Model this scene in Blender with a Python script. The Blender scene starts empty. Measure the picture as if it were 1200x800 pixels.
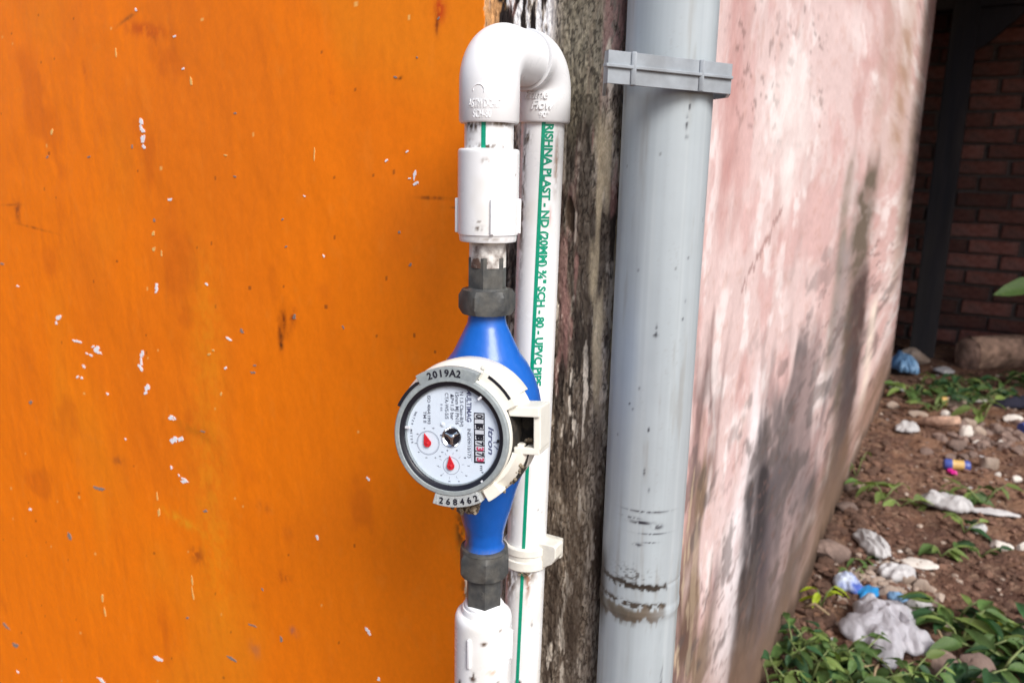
import bpy, bmesh, math, random
import numpy as np
from mathutils import Matrix, Vector
random.seed(7)
R_ = math.radians
sc = bpy.context.scene
col = sc.collection
# ---------------------------------------------------------------- camera
H = 0.82
F = 900.0
PITCH, ROLL = R_(12), R_(1.07)
fw = Vector((0, math.cos(PITCH), -math.sin(PITCH)))
r0 = Vector((1, 0, 0)); u0 = r0.cross(fw)
rt = r0 * math.cos(ROLL) + u0 * math.sin(ROLL)
up = rt.cross(fw)
cam = bpy.data.cameras.new('camera'); camo = bpy.data.objects.new('camera', cam); col.objects.link(camo)
m = Matrix((( rt.x, up.x, -fw.x, 0), (rt.y, up.y, -fw.y, 0), (rt.z, up.z, -fw.z, H), (0, 0, 0, 1)))
camo.matrix_world = m
cam.sensor_width = 36; cam.lens = 27; cam.clip_start = 0.02; cam.clip_end = 400
cam.dof.use_dof = True; cam.dof.focus_distance = 0.45; cam.dof.aperture_fstop = 13.0
sc.camera = camo
# ---------------------------------------------------------------- light
SUN_EL, SUN_AZ = 43.0, 149.0            # azimuth clockwise from +Y (the way the camera looks)
w = bpy.data.worlds.new('World'); sc.world = w; w.use_nodes = True
wn = w.node_tree; bg = wn.nodes['Background']
sky = wn.nodes.new('ShaderNodeTexSky'); sky.sky_type = 'NISHITA'; sky.sun_disc = False
sky.sun_elevation = R_(SUN_EL); sky.sun_rotation = R_(SUN_AZ); sky.dust_density = 3.0; sky.air_density = 0.9
wn.links.new(sky.outputs[0], bg.inputs[0]); bg.inputs[1].default_value = 0.085
sun = bpy.data.lights.new('sun', 'SUN'); suno = bpy.data.objects.new('sun', sun); col.objects.link(suno)
sun.energy = 2.0; sun.angle = R_(30); sun.color = (1.0, 0.98, 0.95)
sd = Vector((math.sin(R_(SUN_AZ)) * math.cos(R_(SUN_EL)), math.cos(R_(SUN_AZ)) * math.cos(R_(SUN_EL)), math.sin(R_(SUN_EL))))
suno.rotation_euler = sd.to_track_quat('Z', 'Y').to_euler()
sc.view_settings.view_transform = 'Standard'; sc.view_settings.look = 'None'
sc.view_settings.exposure = 0.93; sc.view_settings.gamma = 1.0
sc.render.engine = 'CYCLES'
sc.render.resolution_x = 1024; sc.render.resolution_y = 682

# ---------------------------------------------------------------- helpers
def ray(px, py):
    return fw + rt * ((px - 600) / F) + up * ((400 - py) / F)
def depth_pt(px, py, d):
    return Vector((0, 0, H)) + ray(px, py) * d
def ground_pt(px, py, z=0.0):
    d = ray(px, py); return Vector((0, 0, H)) + d * ((z - H) / d.z)
def srgb(r, g, b):
    f = lambda c: (c / 255 / 12.92) if c / 255 <= 0.04045 else ((c / 255 + 0.055) / 1.055) ** 2.4
    return np.array([f(r), f(g), f(b)])

def _hash(ix, iy, seed):
    h = (ix.astype(np.int64) * 374761393 + iy.astype(np.int64) * 668265263 + seed * 974634777) & 0xFFFFFFFF
    h = ((h ^ (h >> 13)) * 1274126177) & 0xFFFFFFFF
    h = (h ^ (h >> 16)) & 0xFFFFFFFF
    return h.astype(np.float64) / 4294967295.0
def vn(x, y, seed=0):
    ix = np.floor(x); iy = np.floor(y); fx = x - ix; fy = y - iy
    fx = fx * fx * (3 - 2 * fx); fy = fy * fy * (3 - 2 * fy)
    a = _hash(ix, iy, seed); b = _hash(ix + 1, iy, seed); c = _hash(ix, iy + 1, seed); d = _hash(ix + 1, iy + 1, seed)
    return (a * (1 - fx) + b * fx) * (1 - fy) + (c * (1 - fx) + d * fx) * fy
def fbm(x, y, seed=0, octv=4):
    s = 0; a = 0.5; t = 0
    for k in range(octv):
        s = s + a * vn(x * 2 ** k, y * 2 ** k, seed + k * 17); t += a; a *= 0.55
    return s / t
def sst(a, b, x):
    t = np.clip((x - a) / (b - a), 0, 1); return t * t * (3 - 2 * t)
def mixc(c, d, t):
    return c * (1 - t[..., None]) + np.asarray(d) * t[..., None]

def tag(o, label=None, cat=None, group=None, kind=None):
    if label: o['label'] = label
    if cat: o['category'] = cat
    if group: o['group'] = group
    if kind: o['kind'] = kind
    return o
def empty(name, loc, label, cat, group=None, rz=0):
    o = bpy.data.objects.new(name, None); col.objects.link(o); o.location = loc; o.rotation_euler = (0, 0, rz)
    o.empty_display_size = 0.02
    return tag(o, label, cat, group)
def link(name, me, parent=None, mat=None, smooth=False):
    if mat is not None and len(me.materials) == 0: me.materials.append(mat)
    if smooth:
        me.polygons.foreach_set('use_smooth', [True] * len(me.polygons))
    o = bpy.data.objects.new(name, me); col.objects.link(o)
    if parent is not None:
        o.parent = parent
        if parent.parent is not None:
            o.matrix_parent_inverse = (parent.parent.matrix_basis @ parent.matrix_basis).inverted() if False else Matrix.Identity(4)
    return o
def pw(o):
    """world geometry given: cancel the parent's transform"""
    p = o.parent; M = Matrix.Identity(4); chain = []
    while p is not None: chain.append(p); p = p.parent
    for q in reversed(chain):
        M = M @ q.matrix_parent_inverse @ q.matrix_basis if q.parent is not None else M @ q.matrix_basis
    o.matrix_parent_inverse = M.inverted()
    return o
class MB:
    def __init__(s): s.v = []; s.f = []
    def add(s, vs, fs, M=None):
        k = len(s.v)
        for p in vs:
            p = Vector(p); s.v.append(tuple(M @ p) if M is not None else tuple(p))
        s.f += [tuple(i + k for i in f) for f in fs]
    def box(s, x0, x1, y0, y1, z0, z1, M=None, b=0.0):
        if b <= 0:
            vs = [(x0,y0,z0),(x1,y0,z0),(x1,y1,z0),(x0,y1,z0),(x0,y0,z1),(x1,y0,z1),(x1,y1,z1),(x0,y1,z1)]
            s.add(vs, [(0,3,2,1),(4,5,6,7),(0,1,5,4),(1,2,6,5),(2,3,7,6),(3,0,4,7)], M); return
        bm = bmesh.new(); bmesh.ops.create_cube(bm, size=1)
        for v in bm.verts:
            v.co = Vector(((x0+x1)/2 + v.co.x*(x1-x0), (y0+y1)/2 + v.co.y*(y1-y0), (z0+z1)/2 + v.co.z*(z1-z0)))
        bmesh.ops.bevel(bm, geom=list(bm.edges), offset=b, segments=2, affect='EDGES', profile=0.6)
        bm.verts.index_update()
        s.add([v.co.copy() for v in bm.verts], [[v.index for v in f.verts] for f in bm.faces], M); bm.free()
    def lathe(s, prof, seg=48, M=None, a0=0.0, a1=2*math.pi, cap=True):
        full = abs(a1 - a0 - 2*math.pi) < 1e-6
        n = seg if full else seg + 1
        vs = []; fs = []
        for (r, z) in prof:
            for i in range(n):
                a = a0 + (a1 - a0) * i / seg
                vs.append((r*math.cos(a), r*math.sin(a), z))
        for j in range(len(prof)-1):
            for i in range(seg):
                i2 = (i+1) % n if full else i+1
                fs.append((j*n+i, j*n+i2, (j+1)*n+i2, (j+1)*n+i))
        if cap and full:
            if prof[0][0] > 1e-6: fs.append(tuple(reversed(range(n))))
            if prof[-1][0] > 1e-6: fs.append(tuple((len(prof)-1)*n + i for i in range(n)))
        s.add(vs, fs, M)
    def tube(s, pts, rad, seg=12, cap=True, M=None):
        pts = [Vector(p) for p in pts]; n = len(pts)
        if not hasattr(rad, '__len__'): rad = [rad]*n
        vs = []; fs = []
        t = (pts[1]-pts[0]).normalized(); a = Vector((0,0,1)) if abs(t.z) < .9 else Vector((1,0,0))
        u = t.cross(a).normalized()
        for k in range(n):
            t = (pts[min(k+1,n-1)] - pts[max(k-1,0)]).normalized()
            u = (u - t*u.dot(t)).normalized(); v = t.cross(u)
            for i in range(seg):
                an = 2*math.pi*i/seg; vs.append(pts[k] + (u*math.cos(an)+v*math.sin(an))*rad[k])
        for k in range(n-1):
            for i in range(seg):
                j = (i+1) % seg; fs.append((k*seg+i, k*seg+j, (k+1)*seg+j, (k+1)*seg+i))
        if cap: fs.append(tuple(reversed(range(seg)))); fs.append(tuple((n-1)*seg+i for i in range(seg)))
        s.add(vs, fs, M)
    def prism(s, poly, z0, z1, M=None):
        n = len(poly); vs = [(x,y,z0) for x,y in poly] + [(x,y,z1) for x,y in poly]
        fs = [tuple(reversed(range(n))), tuple(range(n, 2*n))] + [(i,(i+1)%n,(i+1)%n+n,i+n) for i in range(n)]
        s.add(vs, fs, M)
    def mesh(s, name):
        me = bpy.data.meshes.new(name); me.from_pydata(s.v, [], s.f); me.update(); return me
    def build(s, name, mat, parent=None, smooth=False, autos=None):
        me = s.mesh(name)
        o = link(name, me, parent, mat, smooth)
        if autos: 
            me.polygons.foreach_set('use_smooth', [True]*len(me.polygons)); me.set_sharp_from_angle(angle=R_(autos))
        if parent is not None: pw(o)
        return o
def grid_mesh(name, P, closed=False):
    """P: (rows, cols, 3) numpy; fast quads"""
    n, mcol = P.shape[:2]; me = bpy.data.meshes.new(name)
    me.vertices.add(n*mcol); me.vertices.foreach_set('co', P.reshape(-1).astype(np.float32))
    idx = np.arange(n*mcol).reshape(n, mcol)
    if closed: idx = np.concatenate([idx, idx[:, :1]], 1)
    q = np.stack([idx[:-1,:-1], idx[:-1,1:], idx[1:,1:], idx[1:,:-1]], -1).reshape(-1, 4)
    me.loops.add(q.size); me.loops.foreach_set('vertex_index', q.reshape(-1).astype(np.int32))
    me.polygons.add(len(q)); me.polygons.foreach_set('loop_start', np.arange(0, q.size, 4, dtype=np.int32))
    me.update(calc_edges=True); me.validate()
    me.polygons.foreach_set('use_smooth', [True]*len(me.polygons))
    return me
def set_col(me, C, rough=None):
    a = me.color_attributes.new('Col', 'FLOAT_COLOR', 'POINT')
    C = C.reshape(-1, 3); A = np.ones((len(C), 4), np.float32); A[:, :3] = np.clip(C, 0, 1)
    if rough is not None: A[:, 3] = rough.reshape(-1)
    a.data.foreach_set('color', A.reshape(-1))

# ---------------------------------------------------------------- materials
def nn(nt, t, **kw):
    n = nt.nodes.new(t)
    for k, v in kw.items(): setattr(n, k, v)
    return n
def material(name, color=None, rough=0.6, noise=0.15, nscale=60, stretch=(1,1,1), bump=0.0, bscale=200, bdist=0.001,
             attr=False, spec=0.4, metal=0.0, color2=None, sss=0.0, coat=0.0, trans=0.0, detail=6, rnd=0.0):
    ma = bpy.data.materials.new(name); ma.use_nodes = True; nt = ma.node_tree; p = nt.nodes['Principled BSDF']
    L = nt.links.new
    tc = nn(nt, 'ShaderNodeTexCoord'); mp = nn(nt, 'ShaderNodeMapping'); mp.inputs['Scale'].default_value = stretch
    L(tc.outputs['Object'], mp.inputs['Vector'])
    no = nn(nt, 'ShaderNodeTexNoise'); no.inputs['Scale'].default_value = nscale; no.inputs['Detail'].default_value = detail
    no.inputs['Roughness'].default_value = 0.65
    L(mp.outputs[0], no.inputs['Vector'])
    mx = nn(nt, 'ShaderNodeMix', data_type='RGBA', blend_type='MULTIPLY'); mx.inputs[0].default_value = 1.0
    mr = nn(nt, 'ShaderNodeMapRange'); mr.inputs[1].default_value = 0.25; mr.inputs[2].default_value = 0.75
    mr.inputs[3].default_value = 1 - noise; mr.inputs[4].default_value = 1 + noise
    L(no.outputs[0], mr.inputs[0])
    if attr:
        ca = nn(nt, 'ShaderNodeVertexColor', layer_name='Col'); L(ca.outputs['Color'], mx.inputs[6])
    elif color2 is not None:
        m2 = nn(nt, 'ShaderNodeMix', data_type='RGBA'); n2 = nn(nt, 'ShaderNodeTexNoise'); n2.inputs['Scale'].default_value = nscale*0.37
        n2.inputs['Detail'].default_value = 5; L(mp.outputs[0], n2.inputs['Vector'])
        r2 = nn(nt, 'ShaderNodeMapRange'); r2.inputs[1].default_value = 0.42; r2.inputs[2].default_value = 0.62; L(n2.outputs[0], r2.inputs[0])
        L(r2.outputs[0], m2.inputs[0]); m2.inputs[6].default_value = (*color, 1); m2.inputs[7].default_value = (*color2, 1)
        L(m2.outputs[2], mx.inputs[6])
    else: mx.inputs[6].default_value = (*color, 1)
    L(mr.outputs[0], mx.inputs[7])
    outc = mx.outputs[2]
    if rnd > 0:
        oi = nn(nt, 'ShaderNodeObjectInfo'); rr = nn(nt, 'ShaderNodeMapRange'); rr.inputs[3].default_value = 1-rnd; rr.inputs[4].default_value = 1+rnd
        L(oi.outputs['Random'], rr.inputs[0]); m3 = nn(nt, 'ShaderNodeMix', data_type='RGBA', blend_type='MULTIPLY'); m3.inputs[0].default_value = 1
        L(outc, m3.inputs[6]); L(rr.outputs[0], m3.inputs[7]); outc = m3.outputs[2]
    L(outc, p.inputs['Base Color'])
    rm = nn(nt, 'ShaderNodeMapRange'); rm.inputs[3].default_value = max(0.02, rough-0.1); rm.inputs[4].default_value = min(1, rough+0.1)
    L(no.outputs[0], rm.inputs[0]); L(rm.outputs[0], p.inputs['Roughness'])
    p.inputs['Specular IOR Level'].default_value = spec; p.inputs['Metallic'].default_value = metal
    p.inputs['Coat Weight'].default_value = coat; p.inputs['Transmission Weight'].default_value = trans
    if sss: p.inputs['Subsurface Weight'].default_value = sss; p.inputs['Subsurface Radius'].default_value = (.002,.002,.002); p.inputs['Subsurface Scale'].default_value = 1.0
    if bump:
        nb = nn(nt, 'ShaderNodeTexNoise'); nb.inputs['Scale'].default_value = bscale; nb.inputs['Detail'].default_value = 5
        L(mp.outputs[0], nb.inputs['Vector'])
        b = nn(nt, 'ShaderNodeBump'); b.inputs['Strength'].default_value = bump; b.inputs['Distance'].default_value = bdist
        L(nb.outputs[0], b.inputs['Height']); L(b.outputs[0], p.inputs['Normal'])
    return ma
def c(*a): return tuple(float(x) for x in srgb(*a))
M = {}
M['orange'] = material('orange_paint', attr=True, rough=0.5, noise=0.06, nscale=240, stretch=(1,1,.7), bump=0.22, bscale=110, bdist=0.0012, spec=0.16)
M['weather'] = material('weathered_plaster', attr=True, rough=0.9, noise=0.30, nscale=900, stretch=(1,1,.4), bump=0.6, bscale=700, bdist=0.0008, spec=0.1)
M['pink'] = material('faded_pink_plaster', attr=True, rough=0.85, noise=0.10, nscale=260, stretch=(1,1,.5), bump=0.35, bscale=260, bdist=0.001, spec=0.15)
M['core'] = material('plaster_core', (.35,.30,.26), rough=.9)
M['soil'] = material('red_brown_soil', attr=True, rough=0.95, noise=0.45, nscale=110, bump=0.9, bscale=110, bdist=0.012, spec=0.1)
M['pvc'] = material('white_pvc', attr=True, rough=0.28, noise=0.02, nscale=60, spec=0.45, bump=0.05, bscale=400, bdist=0.0003)
M['pvcw'] = material('white_pvc_plain', (.79,.80,.815), rough=0.3, noise=0.03, nscale=90, spec=0.45, bump=0.05, bscale=500, bdist=0.0003)
M['clip'] = material('ivory_plastic', (.74,.72,.65), rough=0.4, noise=0.12, nscale=160, spec=0.4)
M['gpvc'] = material('grey_pvc', attr=True, rough=0.32, noise=0.04, nscale=40, spec=0.5, bump=0.06, bscale=30, bdist=0.0008)
M['clampg'] = material('grey_clamp_plastic', (.30,.33,.36), rough=0.42, noise=0.12, nscale=120, bump=0.1, bscale=500, bdist=.0003, color2=(.25,.27,.29))
M['green'] = material('green_print', (.0,.27,.16), rough=0.35, noise=0.25, nscale=900, spec=0.4)
M['blue'] = material('blue_enamel', attr=True, rough=0.32, noise=0.06, nscale=200, spec=0.5, bump=0.22, bscale=260, bdist=0.0006, coat=0.1)
M['nut'] = material('dark_grey_plastic', (.055,.058,.058), rough=0.5, noise=0.25, nscale=300, bump=0.25, bscale=700, bdist=0.0004, color2=(.09,.088,.08))
M['ptfe'] = material('thread_tape', (.72,.70,.66), rough=0.6, noise=0.1, nscale=300, color2=(.10,.06,.045), bump=.4, bscale=500)
M['cream'] = material('cream_plastic', (.76,.74,.66), rough=0.38, noise=0.07, nscale=150, spec=0.4, bump=.08, bscale=500, bdist=.0004)
M['ringg'] = material('grey_bezel', (.24,.27,.28), rough=0.45, noise=0.15, nscale=500, color2=(.28,.31,.31))
M['tabg'] = material('speckled_grey_plate', (.36,.38,.38), rough=0.55, noise=0.45, nscale=1400)
M['black'] = material('black_rubber', (.012,.012,.018), rough=0.35, noise=0.2, nscale=200)
M['dial'] = material('pale_dial', (.70,.76,.83), rough=0.5, noise=0.02, nscale=100)
M['ink'] = material('grey_ink', (.10,.11,.15), rough=0.5, noise=0.2, nscale=3000)
M['inkb'] = material('black_ink', (.012,.012,.02), rough=0.5, noise=0.2, nscale=2000)
M['inkn'] = material('navy_ink', (.09,.10,.19), rough=0.5, noise=0.2, nscale=2000)
M['faint'] = material('faint_ink', (.30,.33,.40), rough=0.5, noise=0.2, nscale=2000)
M['red'] = material('red_pointer', (.62,.02,.03), rough=0.3, noise=0.08, nscale=300)
M['redink'] = material('red_ink', (.55,.05,.12), rough=0.4, noise=0.1, nscale=800)
M['wheel'] = material('number_drum', (.62,.63,.66), rough=0.4, noise=0.05, nscale=300)
M['chrome'] = material('chrome', (.75,.76,.78), rough=0.14, noise=0.05, metal=1.0)
M['dirt'] = material('dry_mud', (.16,.12,.08), rough=0.95, noise=0.5, nscale=700, bump=1, bscale=900, bdist=.002, color2=(.30,.25,.18))
M['cavity'] = material('cavity_shade', (.02,.018,.016), rough=0.9, noise=0.6, nscale=500, color2=(.05,.04,.03))  # near-black stands for the shade inside hollows
M['chip'] = material('bare_white_primer', (.80,.80,.84), rough=0.8, noise=0.08, nscale=800)
M['chipg'] = material('bare_grey_plaster', (.24,.19,.17), rough=0.8, noise=0.3, nscale=1500)
M['chipy'] = material('yellow_undercoat', (.72,.45,.14), rough=0.8, noise=0.1, nscale=800)
M['brick'] = material('old_red_brick', (.19,.075,.058), rough=0.9, noise=0.35, nscale=40, bump=.6, bscale=120, bdist=.004, color2=(.17,.085,.07), rnd=.45)
M['mortar'] = material('brick_mortar', (.11,.09,.082), rough=0.95, noise=0.3, nscale=50, bump=.6, bscale=100, bdist=.005)
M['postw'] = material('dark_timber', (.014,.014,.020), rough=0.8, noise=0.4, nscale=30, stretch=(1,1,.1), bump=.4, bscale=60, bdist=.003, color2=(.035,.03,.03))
M['roof'] = material('roof_sheet', (.12,.11,.12), rough=0.7, noise=0.4, nscale=8)
M['log'] = material('log_wood', (.52,.34,.25), rough=0.9, noise=0.4, nscale=30, color2=(.22,.14,.10), bump=.8, bscale=50, bdist=.01)
M['stone'] = material('field_stone', (.20,.14,.115), rough=0.9, noise=0.3, nscale=45, bump=.6, bscale=90, bdist=.006, color2=(.13,.09,.075), rnd=.2)
M['stonel'] = material('pale_stone', (.34,.27,.22), rough=0.9, noise=0.25, nscale=45, bump=.6, bscale=90, bdist=.006, color2=(.24,.18,.14), rnd=.15)
M['clod'] = material('earth_clod', (.125,.068,.046), rough=0.95, noise=0.4, nscale=60, bump=.8, bscale=120, bdist=.006, rnd=.3)
M['white'] = material('white_plastic_film', (.42,.41,.41), rough=0.45, noise=0.1, nscale=60, bump=.4, bscale=70, bdist=.004)
M['foam'] = material('white_foam', (.58,.54,.49), rough=0.8, noise=0.15, nscale=90, bump=.4, bscale=120, bdist=.003)
M['bluep'] = material('blue_plastic', (.02,.22,.50), rough=0.35, noise=0.15, nscale=60)
M['bluel'] = material('pale_blue_plastic', (.16,.30,.48), rough=0.4, noise=0.25, nscale=60)
M['packet'] = material('printed_packet', (.55,.62,.72), rough=0.35, noise=0.15, nscale=60, color2=(.06,.10,.35))
M['yellow'] = material('yellow_wrapper', (.65,.60,.03), rough=0.4, noise=0.15, nscale=60)
M['canb'] = material('tin_blue', (.05,.08,.30), rough=0.35, noise=0.2, nscale=60)
M['cany'] = material('tin_ochre', (.55,.36,.12), rough=0.4, noise=0.2, nscale=60)
M['magenta'] = material('magenta_scrap', (.60,.01,.25), rough=0.4, noise=0.1)
M['cloth'] = material('dark_cloth', (.015,.015,.03), rough=0.95, noise=0.2)
M['bark'] = material('twig_bark', (.30,.22,.13), rough=0.9, noise=0.3, nscale=60)
M['stem'] = material('green_stem', (.16,.20,.07), rough=0.6, noise=0.2, nscale=60)
def leafmat(name, a, b, rough=.58):
    ma = material(name, a, rough=rough, noise=.2, nscale=70, color2=b, rnd=.35, bump=.3, bscale=140, bdist=.001)
    nt = ma.node_tree; p = nt.nodes['Principled BSDF']; out = nt.nodes['Material Output']
    tr = nn(nt, 'ShaderNodeBsdfTranslucent'); tr.inputs[0].default_value = (a[0]*1.6, a[1]*1.5, a[2]*.8, 1)
    mx = nn(nt, 'ShaderNodeMixShader'); mx.inputs[0].default_value = .25
    nt.links.new(p.outputs[0], mx.inputs[1]); nt.links.new(tr.outputs[0], mx.inputs[2]); nt.links.new(mx.outputs[0], out.inputs[0])
    return ma
M['leaf'] = leafmat('green_leaf', (.060,.120,.03), (.10,.17,.045))
M['leafd'] = leafmat('dark_leaf', (.025,.075,.028), (.04,.10,.035))
M['leafl'] = leafmat('pale_green_leaf', (.13,.21,.05), (.20,.25,.07))
M['leafy'] = leafmat('yellow_green_leaf', (.40,.48,.02), (.30,.42,.03))
# translucent carrier bag
def bagmat():
    ma = material('translucent_bag_film', (.62,.61,.65), rough=0.38, noise=0.05, nscale=30, bump=.6, bscale=45, bdist=.006)
    nt = ma.node_tree; p = nt.nodes['Principled BSDF']; out = nt.nodes['Material Output']
    tr = nn(nt, 'ShaderNodeBsdfTranslucent'); tr.inputs[0].default_value = (.75,.74,.76,1)
    t2 = nn(nt, 'ShaderNodeBsdfTransparent')
    a = nn(nt, 'ShaderNodeMixShader'); a.inputs[0].default_value = .35
    b = nn(nt, 'ShaderNodeMixShader'); b.inputs[0].default_value = .22
    nt.links.new(p.outputs[0], a.inputs[1]); nt.links.new(tr.outputs[0], a.inputs[2])
    nt.links.new(a.outputs[0], b.inputs[1]); nt.links.new(t2.outputs[0], b.inputs[2]); nt.links.new(b.outputs[0], out.inputs[0])
    return ma
M['bag'] = bagmat()
def glassmat():
    ma = bpy.data.materials.new('meter_glass'); ma.use_nodes = True; nt = ma.node_tree
    for n in list(nt.nodes):
        if n.type == 'BSDF_PRINCIPLED': nt.nodes.remove(n)
    out = nt.nodes['Material Output']; t = nn(nt, 'ShaderNodeBsdfTransparent'); t.inputs[0].default_value = (.97,.98,.99,1)
    g = nn(nt, 'ShaderNodeBsdfGlossy'); g.inputs['Roughness'].default_value = .05
    fr = nn(nt, 'ShaderNodeFresnel'); fr.inputs[0].default_value = 1.45
    mx = nn(nt, 'ShaderNodeMixShader'); ge = nn(nt, 'ShaderNodeNewGeometry'); mu = nn(nt, 'ShaderNodeMath', operation='MULTIPLY_ADD'); mu.inputs[1].default_value = -1; mu.inputs[2].default_value = 1
    nt.links.new(ge.outputs['Backfacing'], mu.inputs[0]); m2 = nn(nt, 'ShaderNodeMath', operation='MULTIPLY'); nt.links.new(mu.outputs[0], m2.inputs[0]); nt.links.new(fr.outputs[0], m2.inputs[1]); nt.links.new(m2.outputs[0], mx.inputs[0])
    nt.links.new(t.outputs[0], mx.inputs[1]); nt.links.new(g.outputs[0], mx.inputs[2]); nt.links.new(mx.outputs[0], out.inputs[0])
    return ma
M['glass'] = glassmat()

# ---------------------------------------------------------------- wall frame
CX, CY = 0.0635, 0.498
T = np.array([0.8660254, -0.5]); NO = np.array([-0.5, -0.8660254])       # along the orange wall / out of it
TP = np.array([0.5, 0.8660254]); NP = np.array([0.8660254, -0.5])        # along the pink wall / out of it
def wall_uv(px, py):
    d = ray(px, py); k = (CX*NO[0] + CY*NO[1]) / (d.x*NO[0] + d.y*NO[1]); P = Vector((0,0,H)) + d*k
    return (P.x-CX)*T[0] + (P.y-CY)*T[1], P.z
def pink_uv(px, py):
    d = ray(px, py); k = (CX*NP[0] + CY*NP[1]) / (d.x*NP[0] + d.y*NP[1]); P = Vector((0,0,H)) + d*k
    return (P.x-CX)*TP[0] + (P.y-CY)*TP[1], P.z
EDGE_RAD = 0.006
def wall_pos(s, z, d):
    """s<0 on the orange face, s>0 wraps round the rounded corner on to the pink face"""
    th = math.radians(90); L = EDGE_RAD*th
    s0 = -EDGE_RAD
    a = np.clip((s - s0)/EDGE_RAD, 0, th)             # angle through the fillet
    ccx = CX + T[0]*s0 - NO[0]*EDGE_RAD; ccy = CY + T[1]*s0 - NO[1]*EDGE_RAD
    nx = NO[0]*np.cos(a) + T[0]*np.sin(a); ny = NO[1]*np.cos(a) + T[1]*np.sin(a)
    before = np.minimum(s - s0, 0); after = np.maximum(s - (s0 + L), 0)
    x = ccx + nx*(EDGE_RAD + d) + T[0]*before - NO[0]*after
    y = ccy + ny*(EDGE_RAD + d) + T[1]*before - NO[1]*after
    return np.stack([x, y, z], -1)
def rng_lin(a, b, st): return np.arange(a, b, st)
S = np.concatenate([np.linspace(-3.2, -1.05, 12)[:-1], rng_lin(-1.05, -0.17, 0.0018), rng_lin(-0.17, 0.03, 0.0007)])
Z = np.concatenate([np.linspace(-0.1, 0.08, 5)[:-1], rng_lin(0.08, 0.44, 0.0026), rng_lin(0.44, 1.0, 0.0011), np.linspace(1.0, 2.4, 12)])
SS, ZZ = np.meshgrid(S, Z)
def orange_disp(s, z):
    d = (fbm(s*9, z*7, 3, 4) - .5)*0.0022 + (fbm(s*60, z*22, 5, 3)-.5)*0.0006
    d = d + (vn(s*90+3, z*10, 9)-.5)*0.00016 + (fbm(s*170, z*60, 6, 2)-.5)*0.00018
    return d
# where the orange paint stops
eb = [wall_uv(569, -40), wall_uv(568, 10), wall_uv(562, 60), wall_uv(556, 250), wall_uv(552, 430), wall_uv(548, 600), wall_uv(545, 700), wall_uv(541, 830)]
ez = np.array([q[1] for q in eb][::-1]); es = np.array([q[0] for q in eb][::-1])
edge = np.interp(ZZ, ez, es) + (fbm(ZZ*55, SS*8, 21, 4)-.5)*0.010 + (vn(ZZ*400, SS*90, 22)-.5)*.0014
paint = (SS < edge).astype(float)
base = c(236, 122, 12)
OC = np.zeros(SS.shape + (3,)); OC[:] = base
n1 = fbm(SS*5, ZZ*3, 31, 4); n2 = fbm(SS*40, ZZ*26, 32, 4); n3 = fbm(SS*14+9, ZZ*11, 33, 4)
OC = mixc(OC, c(228, 134, 24), sst(.5, .7, n1)*.5)
OC = mixc(OC, c(222, 114, 20), sst(.52, .72, fbm(SS*6+4, ZZ*3.5, 35, 4))*.6)
OC = mixc(OC, c(206, 98, 12), sst(.6, .85, n2)*.15)
OC = mixc(OC, c(234, 134, 40), sst(.62, .9, fbm(SS*120, ZZ*60, 36, 3))*.25)
OC = mixc(OC, c(184, 84, 20), sst(.66, .8, n3)*.35)
spk = _hash(np.floor(SS/0.0022), np.floor(ZZ/0.0026), 77)
OC = mixc(OC, c(120, 62, 30), (spk > .9994)*.7)
OC = mixc(OC, c(238, 190, 110), ((spk < .0004))*.7)
def stamp(px, py, rx, ry, colr, amt, rot=0, rag=0.6, seed=1):
    global OC
    s0, z0 = wall_uv(px, py); s1, _ = wall_uv(px+1, py); _, z1 = wall_uv(px, py-1)
    ks = abs(s1-s0); kz = abs(z1-z0)
    i0, i1 = np.searchsorted(S, [s0-ks*(rx+ry)*2.2, s0+ks*(rx+ry)*2.2]); j0, j1 = np.searchsorted(Z, [z0-kz*(rx+ry)*2.2, z0+kz*(rx+ry)*2.2])
    if i1 <= i0 or j1 <= j0: return
    ss = SS[j0:j1, i0:i1]; zz = ZZ[j0:j1, i0:i1]
    u = (ss-s0)/ks; v = (zz-z0)/kz; ca, sa = math.cos(rot), math.sin(rot)
    a = (u*ca+v*sa)/rx; b = (-u*sa+v*ca)/ry
    g = np.exp(-(a*a+b*b)*1.6)
    g = g*(1-rag + rag*2*sst(.35, .65, fbm(u*.22+seed*7, v*.14, 40+seed, 3)))
    OC[j0:j1, i0:i1] = mixc(OC[j0:j1, i0:i1], colr, np.clip(g*amt, 0, 1))
BR = c(120, 50, 14); RD = c(190, 60, 20); YL = c(232, 150, 30)
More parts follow.
